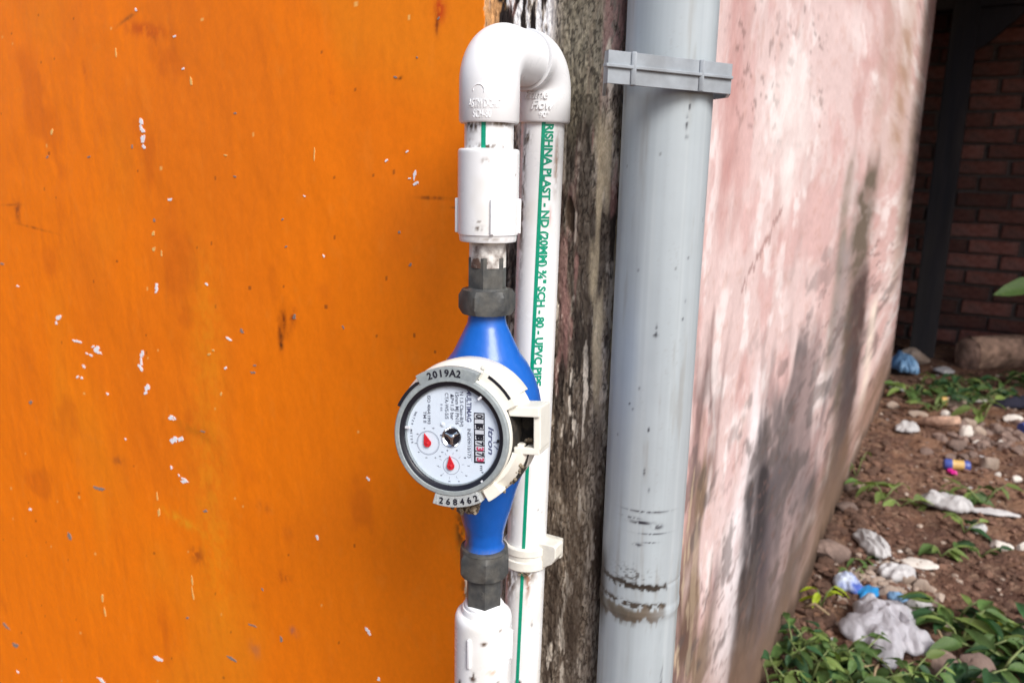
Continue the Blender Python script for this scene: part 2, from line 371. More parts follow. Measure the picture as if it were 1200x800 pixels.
for a in [(331, 380, 5, 22, BR, .95, -.12, .5, 1), (343, 378, 4, 20, c(150,64,22), .8, -.25, .6, 2), (330, 400, 3, 12, c(80,40,20), .9, 0, .5, 3),
          (516, 12, 9, 20, RD, .7, 0, .4, 4), (513, 30, 3, 14, c(120,50,20), .6, 0, .5, 5), (170, 35, 30, 10, c(190,80,20), .5, -.3, .7, 6),
          (150, 22, 16, 3, c(150,84,34), .45, .55, .8, 7), (178, 40, 4, 16, c(150,74,24), .5, .3, .7, 8), (250, 600, 26, 190, YL, .3, 0, .5, 9),
          (245, 400, 22, 120, YL, .25, 0, .5, 10), (22, 246, 5, 16, c(160,80,26), .7, 0, .6, 11), (45, 268, 22, 1.6, c(150,76,26), .6, -.18, .5, 12),
          (15, 240, 14, 1.5, c(160,80,26), .5, .1, .5, 13), (507, 232, 22, 2.5, c(130,64,20), .7, 0, .5, 14), (537, 243, 8, 1.6, c(60,40,26), .9, .1, .4, 15),
          (230, 505, 30, 8, c(196,110,20), .5, -.2, .7, 16), (215, 610, 28, 7, YL, .6, -.25, .7, 17), (232, 650, 9, 14, c(170,84,24), .5, 0, .8, 18),
          (140, 540, 10, 7, c(176,92,34), .5, 0, .7, 19), (333, 676, 8, 9, c(180,84,20), .5, 0, .7, 20), (310, 595, 10, 9, c(190,96,26), .5, 0, .7, 21),
          (100, 85, 3, 16, c(196,96,24), .4, .1, .7, 22), (390, 110, 4, 20, c(190,88,20), .35, .2, .7, 23), (300, 760, 8, 10, c(180,110,70), .35, 0, .7, 24),
          (345, 740, 5, 6, c(120,90,90), .5, .5, .7, 25), (545, 630, 12, 40, c(214,130,30), .7, 0, .9, 26), (548, 690, 8, 40, c(160,86,20), .7, 0, .9, 27),
          (540, 620, 6, 26, c(120,70,26), .6, 0, .9, 28), (470, 92, 3, 2, c(60,40,20), .8, .6, .3, 29)]:
    stamp(*a)
# peeling border and the weathered plaster right of it
B1 = c(214, 200, 178); B2 = c(128, 112, 94); B3 = c(52, 44, 38); B4 = c(168, 148, 122); DK = c(26, 22, 22); PK = c(168, 116, 108)
wz = ZZ; ws = SS
st = fbm(ws*230, wz*62, 51, 4); st2 = fbm(ws*760, wz*230, 52, 4); big = fbm(ws*60, wz*9, 53, 4); gr = fbm(ws*900, wz*500, 54, 2)
ridg = 1-np.abs(2*fbm(ws*300, wz*90, 59, 4)-1)
WC = np.zeros(SS.shape + (3,)); WC[:] = (np.array(B2)+np.array(B4))*.5
WC = mixc(WC, c(186,176,160), sst(.44, .60, fbm(ws*34, wz*7, 151, 4))*.75)
WC = mixc(WC, B4, sst(.46, .62, st)*.65)
WC = mixc(WC, B1, sst(.54, .68, st2)*.75)
WC = mixc(WC, B3, sst(.50, .36, st2)*.65)
WC = mixc(WC, c(72,62,54), sst(.54, .66, fbm(ws*48+7, wz*6, 152, 4))*.75)
WC = mixc(WC, c(40,34,32), sst(-.022, -.004, ws)*sst(.70,.60,wz)*.5)  # paints the grey pipe's shadow down the strip's lower right edge
WC = mixc(WC, DK, sst(.90, .985, ridg)*.8)
WC = mixc(WC, c(34,29,27), sst(.58, .66, fbm(ws*150, wz*14, 171, 5))*.8)
WC = mixc(WC, c(212,200,182), sst(.64, .70, fbm(ws*190+4, wz*34, 172, 5))*.8)
WC = mixc(WC, B3, sst(.45, .62, big)*.55)
WC = mixc(WC, PK, sst(.68, .76, fbm(ws*120, wz*16, 55, 3))*.4*sst(.6,.66,wz))
lower = sst(.70, .58, wz)
WC = mixc(WC, c(84, 66, 50), lower*.35)
# column zones, from the photograph
zl, _ = wall_uv(0, 0)
def col_at(px, py=250): return wall_uv(px, py)[0]
topz = sst(.880, .905, wz + (fbm(ws*200, wz*5, 58, 3)-.5)*.03)
left_white = topz*sst(col_at(648,30)+.004, col_at(648,30)-.004, ws)
fl = fbm(ws*260, wz*38, 56, 4)
WC = mixc(WC, c(226, 220, 216), left_white*sst(.48, .55, fl)*.95)
WC = mixc(WC, c(32, 26, 26), left_white*sst(.50, .42, fl)*.95)
olive = sst(.845, .872, wz + (fbm(ws*150, 0*wz, 57, 3)-.5)*.05)*sst(col_at(650,30), col_at(668,30), ws)*sst(col_at(712,30), col_at(704,30), ws)
WC = mixc(WC, c(112, 104, 86)*np.array([1,1,1]), olive*.85)
WC = mixc(WC, c(60, 54, 46), olive*sst(.5,.66,gr)*.9)
WC = mixc(WC, c(150, 140, 118), olive*sst(.56,.70,st2)*.5)
pinkp = sst(.895, .9, wz + (fbm(ws*260, wz*6, 60, 3)-.5)*.02)*sst(col_at(705,20), col_at(711,20), ws)
WC = mixc(WC, c(128, 92, 86), pinkp*.85*sst(.3,.5,st2))
pk2 = np.exp(-(((ws-col_at(664,250))/.006)**2))*sst(.68,.75,wz)*sst(.86,.83,wz)*sst(.4,.6,fbm(ws*200, wz*20, 61, 3))
WC = mixc(WC, c(150, 110, 102), pk2*.6)
bei = sst(col_at(690), col_at(700), ws)*sst(.64,.70,wz)*sst(.87,.84,wz)*sst(.4,.55,fbm(ws*140, wz*13, 62, 3))
WC = mixc(WC, c(176, 160, 128), bei*.85)
# the long bare hole in the plaster
hs, hz = wall_uv(668, 252)
hm = np.exp(-((((ws-hs)+(wz-hz)*.10)/.0036)**2 + ((wz-hz)/.0135)**2)**1.6*1.4)*(.7+.6*fbm(ws*300, wz*200, 63, 3))
hm = np.clip(hm*1.3, 0, 1)*(1-paint)
WC = mixc(WC, c(70, 56, 44), sst(.35,.6,hm))
wd = (st-.5)*.0022 + (st2-.5)*.0014 + (big-.5)*.003 + (gr-.5)*.0004 - sst(.9,.98,ridg)*.0007 - sst(.35,.6,hm)*.0025
lip = sst(.0045, 0, SS-edge)*(1-paint)
WC = mixc(WC, c(214, 196, 170), np.clip(lip*.9*sst(.35,.6,fbm(wz*60, ws*100, 66, 3)), 0, 1))
prim = sst(.90,.912,wz)*sst(.018,.015,SS-edge)*(1-paint)*sst(.42,.56,fbm(ws*130, wz*50, 67, 3))
WC = mixc(WC, c(210, 150, 80), np.clip(prim*.8,0,1))
WC = WC*.8 + WC.mean(-1, keepdims=True)*.2; WC = np.clip(WC*1.36, 0, .82)
COLR = OC*paint[..., None] + WC*(1-paint[..., None])
D = orange_disp(SS, ZZ)*sst(.0, -.35, SS) + np.where(paint > 0, .0009 + orange_disp(SS, ZZ)*.15, wd*.8)
P = wall_pos(SS, ZZ, D)
ow = empty('orange_wall', (CX-.6*T[0], CY-.6*T[1], 0), 'bright orange painted plaster wall with chipped paint and a bare weathered edge behind the water meter', 'wall')
me = grid_mesh('wall_face', P); set_col(me, COLR)
me.materials.append(M['orange']); me.materials.append(M['weather'])
pm = paint[:-1, :-1].reshape(-1)
me.polygons.foreach_set('material_index', np.where(pm > 0, 0, 1).astype(np.int32))
pw(link('wall_face', me, ow))
def plan_box(mb, p0, p1, n, th, z0, z1):
    a = [p0[0], p0[1]]; b = [p1[0], p1[1]]
    mb.prism([(a[0],a[1]), (a[0]-n[0]*th,a[1]-n[1]*th), (b[0]-n[0]*th,b[1]-n[1]*th), (b[0],b[1])], z0, z1)
mb = MB()
o1 = (CX-NO[0]*.012-T[0]*.03, CY-NO[1]*.012-T[1]*.03); o2 = (o1[0]-T[0]*3.15, o1[1]-T[1]*3.15)
plan_box(mb, o1, o2, NO, .18, -.1, 2.39)
mb.build('wall_core', M['core'], ow)
# paint chips: small sunken patches of primer
def chip_obj(lst, name, mat):
    mb = MB(); rr = random.Random(5)
    for (px, py, wx, wy) in lst:
        s0, z0 = wall_uv(px, py); s1 = wall_uv(px+1, py)[0]; z1 = wall_uv(px, py-1)[1]
        ks = abs(s1-s0); kz = abs(z1-z0); n = 13; pts = []
        ph = rr.random()*6
        for i in range(n):
            a = 2*math.pi*i/n; k = .72 + .28*math.sin(2*a+ph) + rr.uniform(-.28, .28); k = max(.35, k)
            pts.append((s0 + ks*(wx*.62+.3)*k*math.cos(a), z0 + kz*(wy*.62+.3)*k*math.sin(a)))
        A = np.array(pts + [(s0, z0)])
        def dd(s, z): return orange_disp(s, z)*sst(.0, -.35, s) + .0009 + orange_disp(s, z)*.15
        q = wall_pos(A[:,0], A[:,1], dd(A[:,0], A[:,1]) + .00035)
        qb = wall_pos(A[:,0], A[:,1], dd(A[:,0], A[:,1]) - .001)
        vs = [tuple(x) for x in q] + [tuple(x) for x in qb[:n]]
        fs = [(n, i, (i+1) % n) for i in range(n)] + [(i, n+1+i, n+1+(i+1) % n, (i+1) % n) for i in range(n)]
        mb.add(vs, fs)
    o = mb.build(name, mat, ow); o['kind'] = 'stuff'; return o
chips = [(167,143,5,6),(168,152,5,9),(169,163,4,10),(170,172,3,7),(160,12,3,3),(205,43,2.5,2.5),(215,81,2.5,2.5),(200,234,4,4),(184,336,4,6),(184,341,3,3),
 (70,372,5,6),(67,378,3,2.5),(93,400,5,3),(114,409,7,6),(110,406,3,3),(117,413,5,4),(108,416,3,3),(99,429,3,3),(103,414,2,2),(168,414,4.5,8),(167,423,3,8),(166,430,5,6),(174,454,5,8),(172,460,3,4),
 (202,489,7,4),(206,490,3,3),(205,515,8,8),(213,514,5,7),(202,547,3,3),(218,563,7,5),(216,560,3,2.5),(211,556,2,2),(269,397,6,4),(265,431,2.5,3),(187,771,10,6),(119,796,10,3),
 (478,178,3,3),(454,188,3,3),(487,205,3,11),(488,215,5,6),(481,209,2,2),(380,300,2.5,2.5),(373,629,4,5),(432,737,5,5),(434,741,3,4),(432,560,3,4),(445,794,4,3),(148,514,2,2),(243,333,2.5,2.5),(22,335,2,2),(36,596,2,2),
 (37,596,2,2),(22,786,2,2),(358,230,2,2),(127,461,2,2),(97,442,3,2),(92,441,3,2),(88,399,3,2)]
chip_obj(chips, 'bare_patches', M['chip'])
chip_obj([(83,628,5,6),(8,733,6,4),(19,755,5,5),(273,771,9,5),(284,388,5,4),(297,436,4,2.5),(299,428,3,2),(117,572,10,5),(156,172,2,3),(57,184,2.5,2),(105,184,2.5,2),(181,258,3,2.5),(4,309,2.5,2.5),(37,471,4,3),(221,723,3,3),
          (277,133,2.5,3),(277,207,2.5,2.5),(308,690,2,2),(465,91,3,3),(482,310,3,4),(469,272,4,2),(403,383,2,3),(332,257,2,2),(336,289,2,2),(346,371,4,4),(490,68,2,2),(515,22,2,3),(296,732,8,2),(330,748,4,5),(242,598,4,3),(239,505,4,2)], 'grey_patches', M['chipg'])
chip_obj([(226,680,1.6,9),(227,696,1.4,14),(121,700,1.5,10),(124,716,1.3,14),(185,582,1.6,8),(187,600,1.6,10),(180,274,2.5,6),(181,292,2.5,6),(190,297,1.6,5),(370,180,1.2,12),(62,155,2,7),(137,62,1.5,8),(225,96,1.3,12),(260,461,2,3),(246,415,4,3),(251,410,2,3),(266,182,3,2)], 'undercoat_scratches', M['chipy'])

# ---------------------------------------------------------------- pink wall
TEND = 3.16
t1 = rng_lin(0.024, 0.9, 0.0022); t2 = []
x = 0.9
while x < TEND: t2.append(x); x += 0.004 + (x-.9)*.003
TT = np.concatenate([t1, np.array(t2), [TEND]])
ZP = np.concatenate([rng_lin(-.12, 1.72, .0042), np.linspace(1.72, 2.4, 8)])
TG, ZG = np.meshgrid(TT, ZP)
PC = np.zeros(TG.shape + (3,)); PC[:] = c(212, 184, 180)
TQ = TG/(1+1.74*TG)
a1 = fbm(TQ*34, ZG*9, 71, 5); a2 = fbm(TQ*74, ZG*26, 72, 5); a3 = fbm(TQ*14, ZG*3.4, 73, 4); a4 = fbm(TQ*160, ZG*100, 74, 4)
PC = mixc(PC, c(206, 160, 155), sst(.46, .62, a1)*.7)
PC = mixc(PC, c(234, 224, 222), sst(.48, .66, a2)*sst(.35, .55, a3)*.7)
PC = mixc(PC, c(194, 150, 144), sst(.56, .66, fbm(TQ*26+5, ZG*6, 75, 4))*.6)
PC = mixc(PC, c(190, 140, 120), sst(.60, .72, a4)*.25)
def pz(px, py): return pink_uv(px, py)
def streak(cx, cy, wx, y0, y1, colr, amt, soft=.5, seed=0, rag=.3):
    """a dirt run: px centre, half width in px at cy, from row y0 to y1"""
    global PC
    tc, _ = pz(cx, cy); tw = abs(pz(cx+wx, cy)[0]-tc); z0 = pz(cx, y0)[1]; z1 = pz(cx, y1)[1]
    wob = (fbm(ZG*6, TG*0+seed, 80+seed, 3)-.5)*tw*.35
    g = np.exp(-np.abs((TG-tc+wob)/tw)**2.5)
    zz = ZG + (fbm(TQ*46, ZG*5, 90+seed, 3)-.5)*.22*rag/.3
    v = sst(z0, z0-.10*soft*2, zz)*sst(z1-.02, z1+.10, zz)
    g = g*v*(.62 + .6*sst(.25,.7,fbm(TQ*60, ZG*24, 95+seed, 5)))
    PC = mixc(PC, colr, np.clip(g*amt, 0, 1))
G1 = c(112, 100, 100); G2 = c(88, 82, 86); BRN = c(128, 98, 84)
streak(858, 150, 10, -400, 300, c(192,140,134), .8, seed=1)
streak(1060, 90, 10, -100, 220, c(176,140,118), .8, seed=2)
streak(1075, 150, 6, 80, 260, c(96,80,76), 1.0, seed=3)
streak(1082, 60, 5, -60, 300, c(184,158,142), .6, seed=17)
streak(1040, 60, 7, -300, 250, c(180,148,134), .5, seed=18)
streak(1008, 300, 11, 165, 640, c(108,94,80), 1.15, seed=4)
streak(1000, 420, 9, 330, 660, c(84,62,58), 1.1, seed=5)
streak(995, 220, 5, 150, 420, c(140,126,112), .9, seed=6)
streak(985, 350, 7, 250, 470, c(152,138,136), .8, seed=7)
streak(925, 530, 22, 400, 800, G1, 1.05, seed=8)
streak(908, 650, 24, 500, 900, G2, 1.25, seed=9)
streak(885, 720, 20, 600, 900, c(70,62,68), .9, seed=10)
streak(940, 470, 14, 380, 640, c(150,128,126), .9, seed=11)
streak(838, 440, 13, 340, 520, c(128,96,92), 1.0, seed=12, rag=.6)
streak(822, 480, 8, 380, 540, c(96,70,66), .9, seed=13, rag=.6)
streak(820, 720, 22, 590, 900, c(128,104,84), 1.05, seed=14, rag=.6)
streak(805, 700, 12, 600, 900, c(96,70,60), .8, seed=15, rag=.6)
streak(868, 640, 16, 480, 780, c(236,226,228), .8, seed=16)
for k_, (sx_, sy_, sw_, ya_, yb_, am_) in enumerate(((880,600,9,520,760,.9),(897,560,8,480,700,.9),(948,590,9,500,720,.8),(962,640,8,560,760,.8),(935,420,9,340,560,.5),(870,740,12,660,900,.9),(915,720,14,600,900,.8),(850,560,6,500,640,.5),(990,480,6,420,600,.6))):
    streak(sx_, sy_, sw_, ya_, yb_, (c(78,72,74), c(58,52,54))[k_ % 2], am_, seed=40+k_, rag=.7)
mould = sst(.54, .64, fbm(TQ*56, ZG*30, 150, 6))*sst(.75, .45, ZG + (a3-.5)*.5)*sst(.05, .2, TG)
PC = mixc(PC, c(84,76,74), np.clip(mould*.6, 0, 1))
pit = sst(.66, .72, fbm(TQ*130, ZG*120, 153, 3))*sst(.42, .6, fbm(TQ*10, ZG*5, 154, 3))
PC = mixc(PC, c(110,84,78), pit*.55)
flk = sst(.50, .56, fbm(TG*90, ZG*60, 155, 5))*sst(.20, .09, TG)*sst(.84, .78, ZG)*sst(.60, .66, ZG)
PC = mixc(PC, c(116, 88, 80), flk*.8)
PC = mixc(PC, c(226, 206, 188), sst(.60, .66, fbm(TG*110, ZG*70, 156, 4))*sst(.22, .1, TG)*sst(.86, .8, ZG)*.7)
streak(1020, 400, 4, 330, 480, c(232,214,198), .8, seed=20)
streak(925, 200, 20, 20, 300, c(226,216,212), .7, seed=21)
# damp brown rise along the foot of the wall
foot = sst(.30, .02, ZG + (fbm(TQ*26, ZG*6, 76, 4)-.5)*.30)
PC = mixc(PC, c(128, 98, 74), foot*.75)
PC = mixc(PC, c(70, 56, 44), sst(.07, .0, ZG + (fbm(TG*20, ZG*8, 78, 3)-.5)*.07)*.8)
# flaking near the lower pipe
fk = sst(.55, .62, fbm(TG*150, ZG*28, 77, 4))*sst(.34, .12, TG)*sst(.62, .52, ZG)
PC = mixc(PC, c(206, 184, 148), fk*.85)
crk = np.abs((ZG - pz(890,300)[1]) - (pz(915,250)[1]-pz(890,300)[1])/(pz(915,250)[0]-pz(890,300)[0])*(TG-pz(890,300)[0]) + (fbm(TG*120, ZG*20, 79, 3)-.5)*.03)
PC = mixc(PC, c(150,110,104), (crk < .004)*(TG > pz(872,300)[0])*(TG < pz(918,250)[0])*.7)
gr_ = PC.mean(-1, keepdims=True); PC = PC*.82 + gr_*.18*np.array([1.02, 1.0, 1.0]); PC = np.clip(PC*.97, 0, .85)
PD = -.0012 + (fbm(TG*8, ZG*9, 81, 4)-.5)*.006*sst(.05, .3, TG) + (a2-.5)*.0012 + (a4-.5)*.0010
PP = np.stack([CX + TP[0]*TG + NP[0]*PD, CY + TP[1]*TG + NP[1]*PD, ZG], -1)
pwl = empty('pink_wall', (CX+TP[0]*1.5, CY+TP[1]*1.5, 0), 'faded pink plaster wall with grey and brown damp streaks running away behind the big pipe', 'wall')
me = grid_mesh('wall_face', PP); set_col(me, PC); me.materials.append(M['pink']); pw(link('wall_face', me, pwl))
mb = MB()
p0 = (CX+TP[0]*.03-NP[0]*.012, CY+TP[1]*.03-NP[1]*.012); p1 = (CX+TP[0]*(TEND-.002)-NP[0]*.012, CY+TP[1]*(TEND-.002)-NP[1]*.012)
plan_box(mb, p0, p1, NP, .16, -.1, 2.39)
q0 = (CX+TP[0]*(TEND-.015)-NP[0]*.0002, CY+TP[1]*(TEND-.015)-NP[1]*.0002); q1 = (CX+TP[0]*TEND-NP[0]*.0002, CY+TP[1]*TEND-NP[1]*.0002)
mb.build('wall_core', M['core'], pwl)
# ---------------------------------------------------------------- pipes: painted lathes
FX, FY = -0.015, 0.4446            # axis of the meter run
BX, BY = 0.0168, 0.500             # the riser behind it
GX, GY = 0.0912, 0.484             # big grey pipe
def lathe_grid(name, prof, cx, cy, seg, colf, mat, parent, lean=(0,0), zref=0.85):
    """dense turned surface about a vertical axis with painted vertices; angle 0 faces the camera"""
    pr = np.array(prof); r = pr[:, 0][:, None]; z = pr[:, 1][:, None]
    a = np.arange(seg)[None, :]*2*math.pi/seg
    base_a = math.atan2(-cy, -cx)
    X = cx + r*np.cos(a+base_a) + lean[0]*(zref-z); Y = cy + r*np.sin(a+base_a) + lean[1]*(zref-z); Zz = z + a*0
    ang = (a + math.pi) % (2*math.pi) - math.pi + z*0      # >0 to the camera's right
    P = np.stack([X, Y, Zz], -1); me = grid_mesh(name, P, closed=True)
    set_col(me, colf(ang, Zz, r + a*0)); me.materials.append(mat); me.set_sharp_from_angle(angle=R_(50))
    o = link(name, me, parent); pw(o); return o
def densify(prof, st):
    out = [prof[0]]
    for (r0_, z0_), (r1_, z1_) in zip(prof[:-1], prof[1:]):
        n = max(1, int(math.hypot(r1_-r0_, z1_-z0_)/st))
        for k in range(1, n+1): out.append((r0_+(r1_-r0_)*k/n, z0_+(z1_-z0_)*k/n))
    return out
PV = np.array((.79, .80, .81))
def pvc_col(seed, stains=()):
    def f(a, z, r):
        C = np.zeros(a.shape+(3,)); C[:] = PV
        sx = a*.0145
        C = mixc(C, c(206, 200, 186), sst(.55, .8, fbm(sx*60+seed, z*30, seed, 4))*.35)
        sp = _hash(np.floor((a+3)*12+seed), np.floor(z/0.0016), seed+5)
        C = mixc(C, c(110, 96, 84), (sp > .9996)*.75)
        for (a0, z0, wa, wz, colr, amt) in stains:
            g = np.exp(-(((a-a0)/wa)**2 + ((z-z0)/wz)**2)*1.3)*sst(.33, .6, fbm((a+4)*9+seed, z*260, seed+9, 4))
            C = mixc(C, colr, np.clip(g*amt*1.25, 0, 1))
        return C
    return f
DM = c(110, 90, 66); DM2 = c(84, 66, 50)
def text_obj(body, size, mat, name, parent, mapf, extr=0.0004, bold=0.0, sx=1.0, shear=0.0, align='LEFT', label=None, fit=None, space=1.0):
    """built-in font text, meshed, every vertex carried to its place by mapf(x along, y up, z out)"""
    cu = bpy.data.curves.new('text', 'FONT'); cu.body = body; cu.size = size; cu.extrude = extr/2; cu.offset = bold; cu.shear = shear
    cu.align_x = align; cu.resolution_u = 3; cu.space_character = space
    to = bpy.data.objects.new('text', cu); col.objects.link(to)
    me0 = bpy.data.meshes.new_from_object(to); bpy.data.objects.remove(to)
    bm = bmesh.new(); bm.from_mesh(me0); bpy.data.meshes.remove(me0)
    if fit:
        xs = [v.co.x for v in bm.verts]; k = fit/(max(xs)-min(xs)); 
        for v in bm.verts: v.co.x *= k
    if mapf.__name__ != 'flat':
        bmesh.ops.triangulate(bm, faces=bm.faces[:])
        bmesh.ops.subdivide_edges(bm, edges=[e for e in bm.edges if e.calc_length() > size*.35], cuts=1)
    for v in bm.verts: v.co = Vector(mapf(v.co.x*sx, v.co.y, v.co.z + extr/2))
    me = bpy.data.meshes.new(name); bm.to_mesh(me); bm.free()
    o = link(name, me, parent, mat); pw(o)
    if label: o['label'] = label
    return o
def wrap(cx, cy, r, a0, zt, down=True, lean=(0,0), zref=.85, twist=0.0):
    """text running down a vertical pipe (letter tops to the right) or around it"""
    base_a = math.atan2(-cy, -cx)
    def f(x, y, z):
        if down: zz = zt - x; an = a0 + twist*x + y/r
        else: zz = zt + y; an = a0 + x/r
        rr = r + z
        return (cx + rr*math.cos(base_a+an) + lean[0]*(zref-zz), cy + rr*math.sin(base_a+an) + lean[1]*(zref-zz), zz)
    return f
LEAN = (-0.0140, -0.004)
# ---- riser pipe behind the meter
rp = empty('riser_pipe', (BX, BY, .0), 'straight white plastic pipe with green stripe and green lettering behind the water meter', 'pipe')
st_ = [(-.75, .845, .25, .006, DM2, .9), (-.95, .80, .22, .045, DM2, .8), (-.9, .835, .08, .012, c(60,46,38), .9), (.75, .83, .15, .02, c(150,116,90), .7), (.5, .797, .1, .006, c(190,120,110), .5),
       (.1, .552, .55, .006, DM, .9), (-.9, .545, .5, .012, DM2, 1.0), (.15, .545, .12, .012, c(150,110,90), .9), (-1.0, .62, .3, .05, c(150,140,130), .6), (-.55, .70, .2, .004, DM, .7), (-1.1, .50, .3, .06, c(170,160,150), .6),
       (.45, .515, .06, .0022, c(50,40,36), 1.6), (-.15, .4685, .16, .002, c(50,40,36), 1.6), (.3, .528, .05, .001, c(90,80,70), 1.4), (.55, .60, .04, .001, c(90,80,70), 1.2)]
lathe_grid('pipe_body', densify([(.0137, .10), (.0137, .8705)], .0011), BX, BY, 96, pvc_col(3, st_), M['pvc'], rp, LEAN)
# green stripe, very slightly spiralling as on the real pipe
mb = MB(); n = 120; base_a = math.atan2(-BY, -BX); vs = []; fs = []
for k in range(n+1):
    z = .10 + (.86-.10)*k/n; a = -.22 + (z-.44)*.62
    for da in (-.085, -.03, .03, .085):
        rr = .0137+.00016; vs.append((BX+rr*math.cos(base_a+a+da)+LEAN[0]*(.85-z), BY+rr*math.sin(base_a+a+da)+LEAN[1]*(.85-z), z))
for k in range(n):
    for j in range(3): fs.append((k*4+j, k*4+j+1, k*4+j+5, k*4+j+4))
mb.add(vs, fs); mb.build('green_stripe', M['green'], rp)
text_obj('RISHNA PLAST - ND (20MM) \u00be" SCH - 80 - UPVC PIPE', .0070, M['green'], 'printed_lettering', rp,
         wrap(BX, BY, .01385, .14, .853, True, LEAN, .85, -.62), extr=.00005, bold=.00030, fit=.1655)
# scuffs cast into the enamel are added as small chips on the body
# ---- saddle clip
sc_ = empty('pipe_saddle_clip', (BX-.0045, BY, .565), 'ivory plastic saddle clip holding the white pipe to the wall below the meter', 'pipe clip')
bxx, byy = BX+LEAN[0]*.285, BY+LEAN[1]*.285
def frameM(cx, cy, z, ex, ez=(0,0,1)):
    ex = Vector(ex).normalized(); ez = Vector(ez).normalized(); ey = ez.cross(ex).normalized(); ex = ey.cross(ez)
    return Matrix(((ex.x, ey.x, ez.x, cx), (ex.y, ey.y, ez.y, cy), (ex.z, ey.z, ez.z, z), (0,0,0,1)))
Mc = frameM(bxx, byy, .565, (NO[0], NO[1], 0))       # local x out of the wall, y = -along? , z up
mb = MB()
prof = [(.0139,-.0095),(.0160,-.0095),(.0166,-.0088),(.0166,-.0030),(.0158,-.0022),(.0158,.0008),(.0166,.0016),(.0166,.0062),(.0160,.0070),(.0139,.0070)]
mb.lathe(prof, 48, Mc, a0=-1.75, a1=1.75)
mb.build('clip_band', M['clip'], sc_, autos=35)
# which side is image-right: +T direction
sgn = 1 if (Mc.to_3x3() @ Vector((0,1,0))).dot(Vector((T[0],T[1],0))) > 0 else -1
mb = MB()
Mk = Mc @ Matrix.Rotation(0, 4, 'Z')
poly = [(.012*sgn, -.0105), (.0225*sgn, -.0035), (.0255*sgn, .0015), (.0255*sgn, .0095), (.0240*sgn, .0105), (.012*sgn, .0100)]
if sgn < 0: poly = poly[::-1]
Ml = Mc @ Matrix(((0,0,1,0),(1,0,0,0),(0,1,0,0),(0,0,0,1)))
mb.prism(poly, -.0065, .0055, Ml)
mb.box(-.019, .004, .0145*sgn if sgn>0 else -.0165, .0165*sgn if sgn>0 else -.0145, -.0085, .006, Mc, b=.0008)
o = mb.build('fixing_lug', M['clip'], sc_)
bv = o.modifiers.new('b', 'BEVEL'); bv.width = .0012; bv.segments = 2
mb = MB(); mb.box(-.0185, -.0140, -.020, .020, -.0085, .006, Mc, b=.001); mb.build('clip_base', M['clip'], sc_)
mb = MB()
for k in range(14):
    a = random.uniform(.2, .75)*sgn; mb.lathe([(.0, -.0006), (.0012*random.uniform(.5,1.3), 0), (0, .0007)], 6, Mc @ Matrix.Translation((.0164*math.cos(a), .0164*math.sin(a), -.0105+random.uniform(-.0012,.001))))
mb.build('mud_crust', M['dirt'], sc_)
# ---- U bend: two elbows
def elbow(name, axis, Zc, z_bot, r, straight, dirv, col_side, parent, seam=False):
    pass
ub = empty('pipe_return_bend', (FX, FY, .87), 'glossy white plastic return bend of two elbows at the top of the meter run', 'pipe bend')
RB = .0176; ZC = .8888; DV = Vector((-NO[0], -NO[1], 0))          # towards the wall
A0 = Vector((FX, FY, 0)); B0 = Vector((BX, BY, 0)); B0 = B0 + Vector((LEAN[0]*0, 0, 0))
dv = (B0-A0).normalized(); SP = (B0-A0).length
def bend_pts(base, d, zb, lim, n=14):
    pts = [base + Vector((0,0,zb)), base + Vector((0,0,zb+.0012)), base+Vector((0,0,ZC-RB))]
    for k in range(1, n+1):
        a = math.pi/2*k/n; pts.append(base + d*(RB*(1-math.cos(a))) + Vector((0,0,ZC-RB+RB*math.sin(a))))
    pts.append(base + d*lim + Vector((0,0,ZC))); return pts
mb = MB(); pts = bend_pts(A0, dv, .8494, SP*.62); rr = [.0160, .01672] + [.01672]*(len(pts)-3) + [.0164]
rr = [ .0160, .01685, .01685] + list(np.linspace(.01685, .0160, len(pts)-4)) + [.0158]
mb.tube(pts, rr, 56); fe = mb.build('elbow_front', M['pvcw'], ub, autos=45); fe['label'] = 'front elbow over the meter'
fe.name = 'elbow'
mb = MB(); pts = bend_pts(B0, -dv, .8537, SP*.36); rr = [.0160, .0170, .0170] + [.0170]*(len(pts)-5) + [.0172, .0174]
mb.tube(pts, rr, 56); e = mb.build('elbow', M['pvcw'], ub, autos=45); e['label'] = 'rear elbow over the lettered pipe'
# moulding mark and raised letters
text_obj('ASTM D-2467', .0062, M['pvcw'], 'raised_lettering', ub, wrap(FX, FY, .01682, -.72, .8568, False), extr=.00032, fit=.0185)
text_obj('SCH-80', .0058, M['pvcw'], 'raised_lettering', ub, wrap(FX, FY, .01682, -.55, .8515, False), extr=.00032, fit=.0100)
mb = MB(); mk = wrap(FX, FY, .01682, -.36, .8655, False)
mb.tube([mk(.0032*math.cos(a), .0032*math.sin(a), .0001) for a in [k*.35-.3 for k in range(11)]], .0003, 6)
mb.build('moulding_mark', M['pvcw'], ub)
text_obj('Prime', .0076, M['pvcw'], 'raised_lettering', ub, wrap(BX, BY, .01702, -.72, .8672, False), extr=.0009, shear=.35, bold=.00015, fit=.0150)
text_obj('Flow', .0076, M['pvcw'], 'raised_lettering', ub, wrap(BX, BY, .01702, -.45, .8610, False), extr=.0009, shear=.35, bold=.00015, fit=.0140)
text_obj('90\u00b0', .0044, M['pvcw'], 'raised_lettering', ub, wrap(BX, BY, .01702, -.15, .8562, False), extr=.0006)
